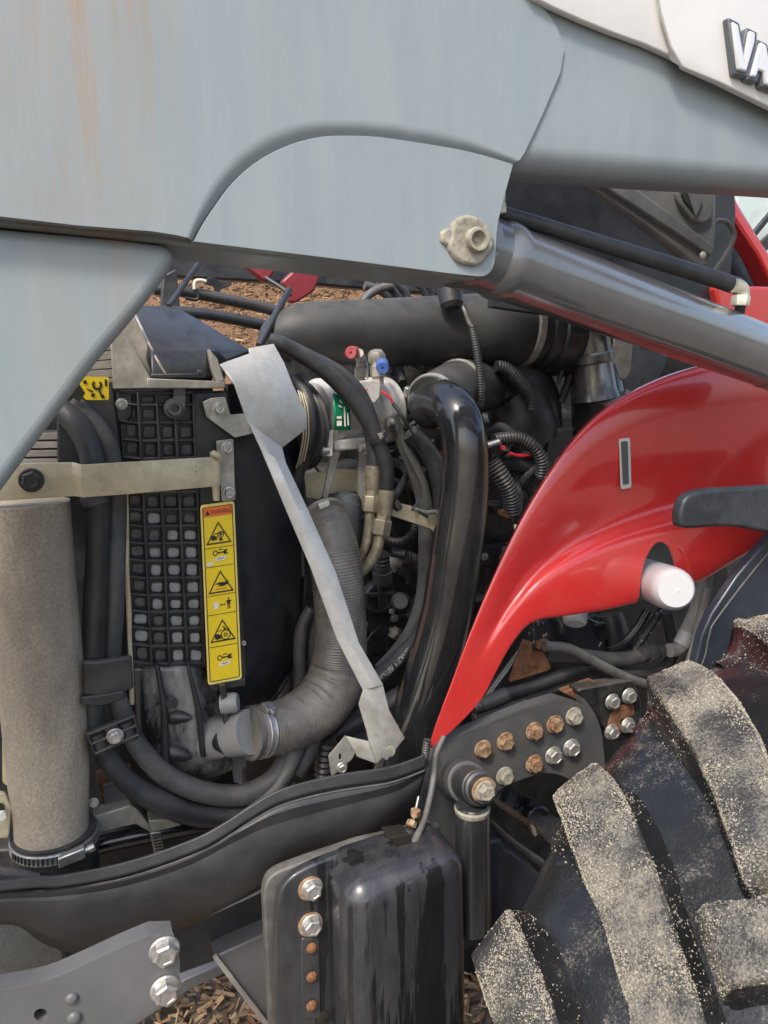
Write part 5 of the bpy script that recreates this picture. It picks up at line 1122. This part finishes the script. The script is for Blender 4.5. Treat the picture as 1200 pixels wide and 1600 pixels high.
# --- hoses, brackets under the red panel
def under():
    plate('inner_chassis', [(720, 940), (1140, 880), (1140, 1110), (720, 1150)], 1.46, .05, eng, TR, .006)
    plate('dark_box', rp([(880, 975), (935, 960), (948, 1016), (890, 1022)], 4), 1.34, .05, navy, TR, .003)
    lathe('dark_canister', (950, 960, 1.38), (962, 1010, 1.36), [(0, 22), (.3, 25), (1, 24)], eng, TR, 20)
    plate('speckled_post', [(833, 972), (860, 968), (861, 1004), (858, 1014), (833, 1020)], 1.22, .02, mat('chipped_black_paint', (.03, .03, .032), .4, var=.2, speck=(.35, .35, .33), sps=90, spt=.6), TR, .002)
    plate('rusty_bracket', rp([(820, 1000), (832, 1004), (832, 1018), (849, 1017), (861, 1042), (858, 1047), (798, 1066), (810, 1026)], 2), 1.215, .008, rust, TR, .002)
    plate('rusty_nub', rp([(842, 1004), (859, 1000), (858, 1012), (842, 1017)], 3), 1.205, .014, rust, TR, .002)
    T = lambda nm, pts, L, r, m=rub, **k: tube(nm, [(x, y, L + .0, r) for x, y in pts], m, TR, 14, **k)
    T('lower_hose', [(745, 1120), (762, 1088), (790, 1050), (814, 1018)], 1.25, 10, gloss)
    T('lower_hose', [(740, 1108), (765, 1096), (789, 1085), (833, 1072), (885, 1053), (923, 1044), (981, 1054), (1022, 1054), (1050, 1030), (1052, 1005), (1047, 979), (1042, 956)], 1.235, 9.5, rub, wob=.04)
    tube('hose_ferrule', [(752, 1102, 1.233, 10), (778, 1090, 1.233, 11.5), (791, 1084, 1.233, 11.5)], darksteel, TR, 14)
    T('lower_hose', [(760, 1118), (807, 1096), (847, 1084), (923, 1064), (980, 1066), (1010, 1060)], 1.245, 7.5, rub)
    T('lower_hose', [(740, 1122), (790, 1104), (820, 1094)], 1.24, 7, rub)
    T('crossing_hose', [(850, 1010), (875, 1011), (900, 1018), (940, 1040), (981, 1060), (1022, 1074), (1040, 1084)], 1.19, 8, rub_grey, wob=.04)
    T('valve_hose', [(850, 1022), (900, 1024), (945, 1030), (980, 1030), (1008, 1020)], 1.23, 12, rub_grey, wob=.05)
    h = lathe('hose_end', (1000, 1022, 1.22), (1046, 1015, 1.22), [(0, 12), (.25, 12), (.26, 15), (.42, 15), (.44, 9), (.6, 9), (.62, 11), (1, 10)], darksteel, TR, 12)
    T('pale_hose', [(1046, 1016), (1058, 1014), (1066, 1004), (1074, 984), (1086, 956), (1098, 920), (1104, 890)], 1.20, 11, pale_hose, wob=.05)
    tube('white_collar', [(1063, 1008, 1.198, 12.5), (1068, 999, 1.198, 12.5), (1073, 988, 1.198, 12.5)], filt, TR, 18)
    T('pale_hose', [(1074, 1050), (1082, 1020), (1089, 994), (1096, 960), (1104, 920)], 1.18, 7, pale_hose, wob=.08)
    T('specked_rod', [(1036, 952), (1014, 984), (992, 1016)], 1.27, 7, MATS['chipped_black_paint'])
    T('inner_hose', [(1012, 955), (994, 985), (972, 1008), (950, 1018)], 1.30, 8, gloss)
    T('inner_hose', [(1026, 970), (1002, 1000), (972, 1020), (940, 1022)], 1.29, 4, gloss)
    T('thin_cable', [(916, 968), (930, 974), (942, 980), (944, 994), (936, 1010)], 1.30, 4, gloss)
    plate('cable_joint', rp([(930, 976), (948, 972), (950, 1000), (938, 1004)], 4), 1.29, .012, eng, TR, .002)
    tube('wire_stub', [(872, 966, 1.24, 7), (878, 976, 1.23, 6), (876, 990, 1.23, 5)], blk, TR, 10)
    # blue-black wing panel at the right and the mudguard flap above it
    wp = plate('wing_panel', [(1330, 690), (1200, 842), (1152, 900), (1112, 960), (1098, 992), (1088, 1034), (1080, 1075), (1085, 1130), (1330, 1200)], 1.035, .018, navy, TR, .003)
    tube('panel_fold', [(1330, 720, 1.034, 1.3), (1205, 858, 1.034, 1.3), (1122, 964, 1.034, 1.3), (1109, 990, 1.034, 1.3), (1100, 1030, 1.034, 1.3), (1084, 1062, 1.034, 1.3)], rub_grey, wp, 6, n=4)
    plate('mudguard_flap', rp([(1062, 808), (1070, 776), (1096, 765), (1330, 752), (1330, 862), (1196, 831), (1140, 822), (1064, 827)], [10, 16, 20, 0, 0, 14, 24, 10]), .985, .022, trim_m if False else MATS['flap'], TR, .006, seg=4)
mat('flap', (.018, .021, .024), .5, var=.12, vs=20, dirt=(.12, .13, .13), da=.3, ds=12, bump=.15, bs=250)
under()

# --- steered front wheel
def wheel():
    Rr, Wd, D = .564, .229, R(19.4)
    psi = .602
    wl = Vector((.636, .838, .617)); off = TR_LOC
    V, F = [], []
    prof = [(-.19, .30), (-.215, .33), (-.245, .38), (-.252, .43), (-.248, .475), (-.228, .505), (-.17, .519), (-.08, .523), (0, .525), (.08, .523), (.17, .519), (.228, .505), (.248, .475), (.252, .43), (.245, .38), (.215, .33), (.19, .30)]
    pr = cr(prof, 3); ns = 144
    for j, (s, r) in enumerate(pr):
        for i in range(ns):
            a = 2 * math.pi * i / ns
            q = r + (.004 * mnoise.noise(Vector((s * 12, math.cos(a) * 5, math.sin(a) * 5))) if r > .4 else 0)
            V.append((-q * math.sin(a), s, q * math.cos(a)))
    for j in range(len(pr) - 1):
        for i in range(ns): F.append((j * ns + i, j * ns + (i + 1) % ns, (j + 1) * ns + (i + 1) % ns, (j + 1) * ns + i))
    me = bpy.data.meshes.new('front_wheel'); me.from_pydata(V, [], F); me.materials.append(tyre_m)
    me.polygons.foreach_set('use_smooth', [True] * len(F)); me.update()
    wo = bpy.data.objects.new('front_wheel', me); COL.objects.link(wo); wo.parent = TR; wo['label'] = 'front tyre caked with wet sand on its lugs'
    wo.location = wl - off; wo.rotation_euler = (0, 0, psi)
    # rim
    rpf = [(-.19, .30), (-.17, .28), (-.05, .26), (.05, .26), (.17, .28), (.19, .30), (.15, .24), (.04, .20), (.03, .06), (0, .0)]
    V, F = [], []; n2 = 48
    for s, r in rpf:
        for i in range(n2): a = 2 * math.pi * i / n2; V.append((-max(r, .001) * math.sin(a), s, max(r, .001) * math.cos(a)))
    for j in range(len(rpf) - 1):
        for i in range(n2): F.append((j * n2 + i, j * n2 + (i + 1) % n2, (j + 1) * n2 + (i + 1) % n2, (j + 1) * n2 + i))
    me = bpy.data.meshes.new('rim'); me.from_pydata(V, [], F); me.materials.append(white_p); me.polygons.foreach_set('use_smooth', [True] * len(F)); me.update()
    ro = bpy.data.objects.new('rim', me); COL.objects.link(ro); ro.parent = wo
    # lugs: one per row kind, several noisy variants shared round the wheel
    delta = R(19.5)
    def lugmesh(sign, seed):
        nu, V, F, fm = 26, [], [], []
        cs = [(-2.05, 0), (-1.55, .06), (-1.25, .22), (-1.09, .5), (-1.03, .8), (-.99, .95), (-.90, 1), (-.6, 1.0), (-.3, 1.0), (0, 1.01), (.3, 1.0), (.6, 1.0), (.90, 1), (.99, .95), (1.03, .8), (1.09, .5), (1.25, .22), (1.55, .06), (2.05, 0)]
        for i in range(nu + 1):
            u = i / nu
            s = .240 - .262 * u; t = delta * (u ** 1.4)
            e = min(1, u / .05) ; e2 = min(1, (1 - u) / .06); hh = min(e, 1) ** .5 * min(e2, 1) ** .5
            if u < .05: hh = (0, .86)[1 if i else 0] if nu < 20 else hh
            hw = (.033 + .004 * math.sin(u * 5)) * (1 + .25 * max(0, (u - .7) / .3)) * (.86 + .14 * min(1, u / .12))
            base = .517 - .03 * max(0, (.22 - u) / .22) ** 1.6; topr = Rr - .014 * max(0, (.25 - u) / .25) ** 2
            # direction of the centre line in (s, arc)
            ds = -.262; dt = delta * 1.4 * (max(u, .02) ** .4) * Rr
            ln = math.hypot(ds, dt); ns_, nt_ = dt / ln, -ds / ln     # across
            for k, (c, h) in enumerate(cs):
                w_ = c * hw * (1 if h > .3 else 1.05); r = base - .006 + (topr - base + .006) * h * hh
                ss = s + ns_ * w_; aa = t + nt_ * w_ / Rr
                p = Vector((ss * 16, aa * 9, seed * 3.3))
                r += (.0035 * mnoise.noise(p * 1.2) + .0022 * mnoise.noise(p * 4)) * (h > .3) + .0012 * mnoise.noise(p * 11) * (h > .9)
                ss += .004 * mnoise.noise(p * 2 + Vector((9, 0, 0))) * (h > .2)
                ss = min(ss, .262 - .006 * (1 - h)) if sign else ss
                V.append((-r * math.sin(aa), sign * ss, r * math.cos(aa)))
        m = len(cs)
        for i in range(nu):
            for k in range(m - 1):
                F.append((i * m + k, i * m + k + 1, (i + 1) * m + k + 1, (i + 1) * m + k)); fm.append(1 if (cs[k][1] > .9 or cs[k + 1][1] > .9) else 0)
        me = bpy.data.meshes.new('lug'); me.from_pydata(V, [], F); me.materials.append(tyre_m); me.materials.append(lug_top)
        me.polygons.foreach_set('material_index', fm); me.polygons.foreach_set('use_smooth', [True] * len(F)); me.update()
        bm = bmesh.new(); bm.from_mesh(me); bmesh.ops.recalc_face_normals(bm, faces=bm.faces)
        bm.to_mesh(me); bm.free(); return me
    N = 18; step = 2 * math.pi / N; t0 = R(-.7)
    va = [lugmesh(1, i) for i in range(4)]; vb = [lugmesh(-1, i + 5) for i in range(4)]
    for i in range(N):
        for row, ms in ((0, va), (1, vb)):
            o = bpy.data.objects.new('lug', ms[i % 4]); COL.objects.link(o); o.parent = wo
            o.rotation_euler = (0, -(t0 + step * (i + (.5 if row else 0))), 0)
    # loose sand grains sitting on the lugs that show largest
    rnd = random.Random(9); V, F = [], []
    def grains(me, rot, cnt, only_top):
        ca, sa = math.cos(rot), math.sin(rot)
        ps = [p for p in me.polygons if (p.material_index == 1) == only_top]
        for _ in range(cnt):
            p = rnd.choice(ps); vs = [me.vertices[i].co for i in p.vertices]; a, b = rnd.random(), rnd.random()
            c = (vs[0] * (1 - a) + vs[1] * a) * (1 - b) + (vs[3] * (1 - a) + vs[2] * a) * b
            if mnoise.noise(c * 22 + Vector((rot * 5, 0, 0))) < -.30 + .65 * rnd.random(): continue
            c = Vector((c.x * ca + c.z * sa, c.y, -c.x * sa + c.z * ca)); g = rnd.uniform(.0004, .0011) * (1.8 if rnd.random() < .06 else 1); s0 = len(V)
            for d in ((1, 0, 0), (-1, 0, 0), (0, 1, 0), (0, -1, 0), (0, 0, 1), (0, 0, -1)): V.append(tuple(c + Vector(d) * g * rnd.uniform(.6, 1.3)))
            F.extend(tuple(s0 + q for q in f) for f in ((0, 2, 4), (2, 1, 4), (1, 3, 4), (3, 0, 4), (2, 0, 5), (1, 2, 5), (3, 1, 5), (0, 3, 5)))
    for i in range(0, 5):
        grains(va[i % 4], -(t0 + step * i), 13000, True); grains(va[i % 4], -(t0 + step * i), 1500, False)
        grains(vb[i % 4], -(t0 + step * (i + .5)), 8000, True)
    me = bpy.data.meshes.new('sand_grains'); me.from_pydata(V, [], F); me.materials.append(mat('loose_sand', (.29, .26, .20), .8, var=.55, vs=500)); me.update()
    o = bpy.data.objects.new('sand_grains', me); COL.objects.link(o); o.parent = wo; o['kind'] = 'stuff'
    # raised arrow marks moulded between the lugs
    for (i, pts) in ((1, 0), (2, 0), (3, 0)):
        for k in range(3):
            a = t0 + step * (i + .42 + .07 * k) + delta * .35; V = []
            for s0, a0 in ((.17, .0), (.135, .045), (.10, .0)):
                for dr in (0, .004):
                    for dw in (-.010, .010):
                        aa = a + a0 + dw / Rr; r = .514 + dr + .002; V.append((-r * math.sin(aa), s0 - .03, r * math.cos(aa)))
            F = []
            for q in range(2):
                b = q * 4; F += [(b, b + 1, b + 5, b + 4), (b + 2, b + 6, b + 7, b + 3), (b, b + 4, b + 6, b + 2), (b + 1, b + 3, b + 7, b + 5)]
            F += [(0, 2, 3, 1), (8, 9, 11, 10)]
            me = bpy.data.meshes.new('tread_mark'); me.from_pydata(V, [], F); me.materials.append(tyre_m); me.update()
            bm = bmesh.new(); bm.from_mesh(me); bmesh.ops.recalc_face_normals(bm, faces=bm.faces); bm.to_mesh(me); bm.free()
            o = bpy.data.objects.new('tread_mark', me); COL.objects.link(o); o.parent = wo
wheel()
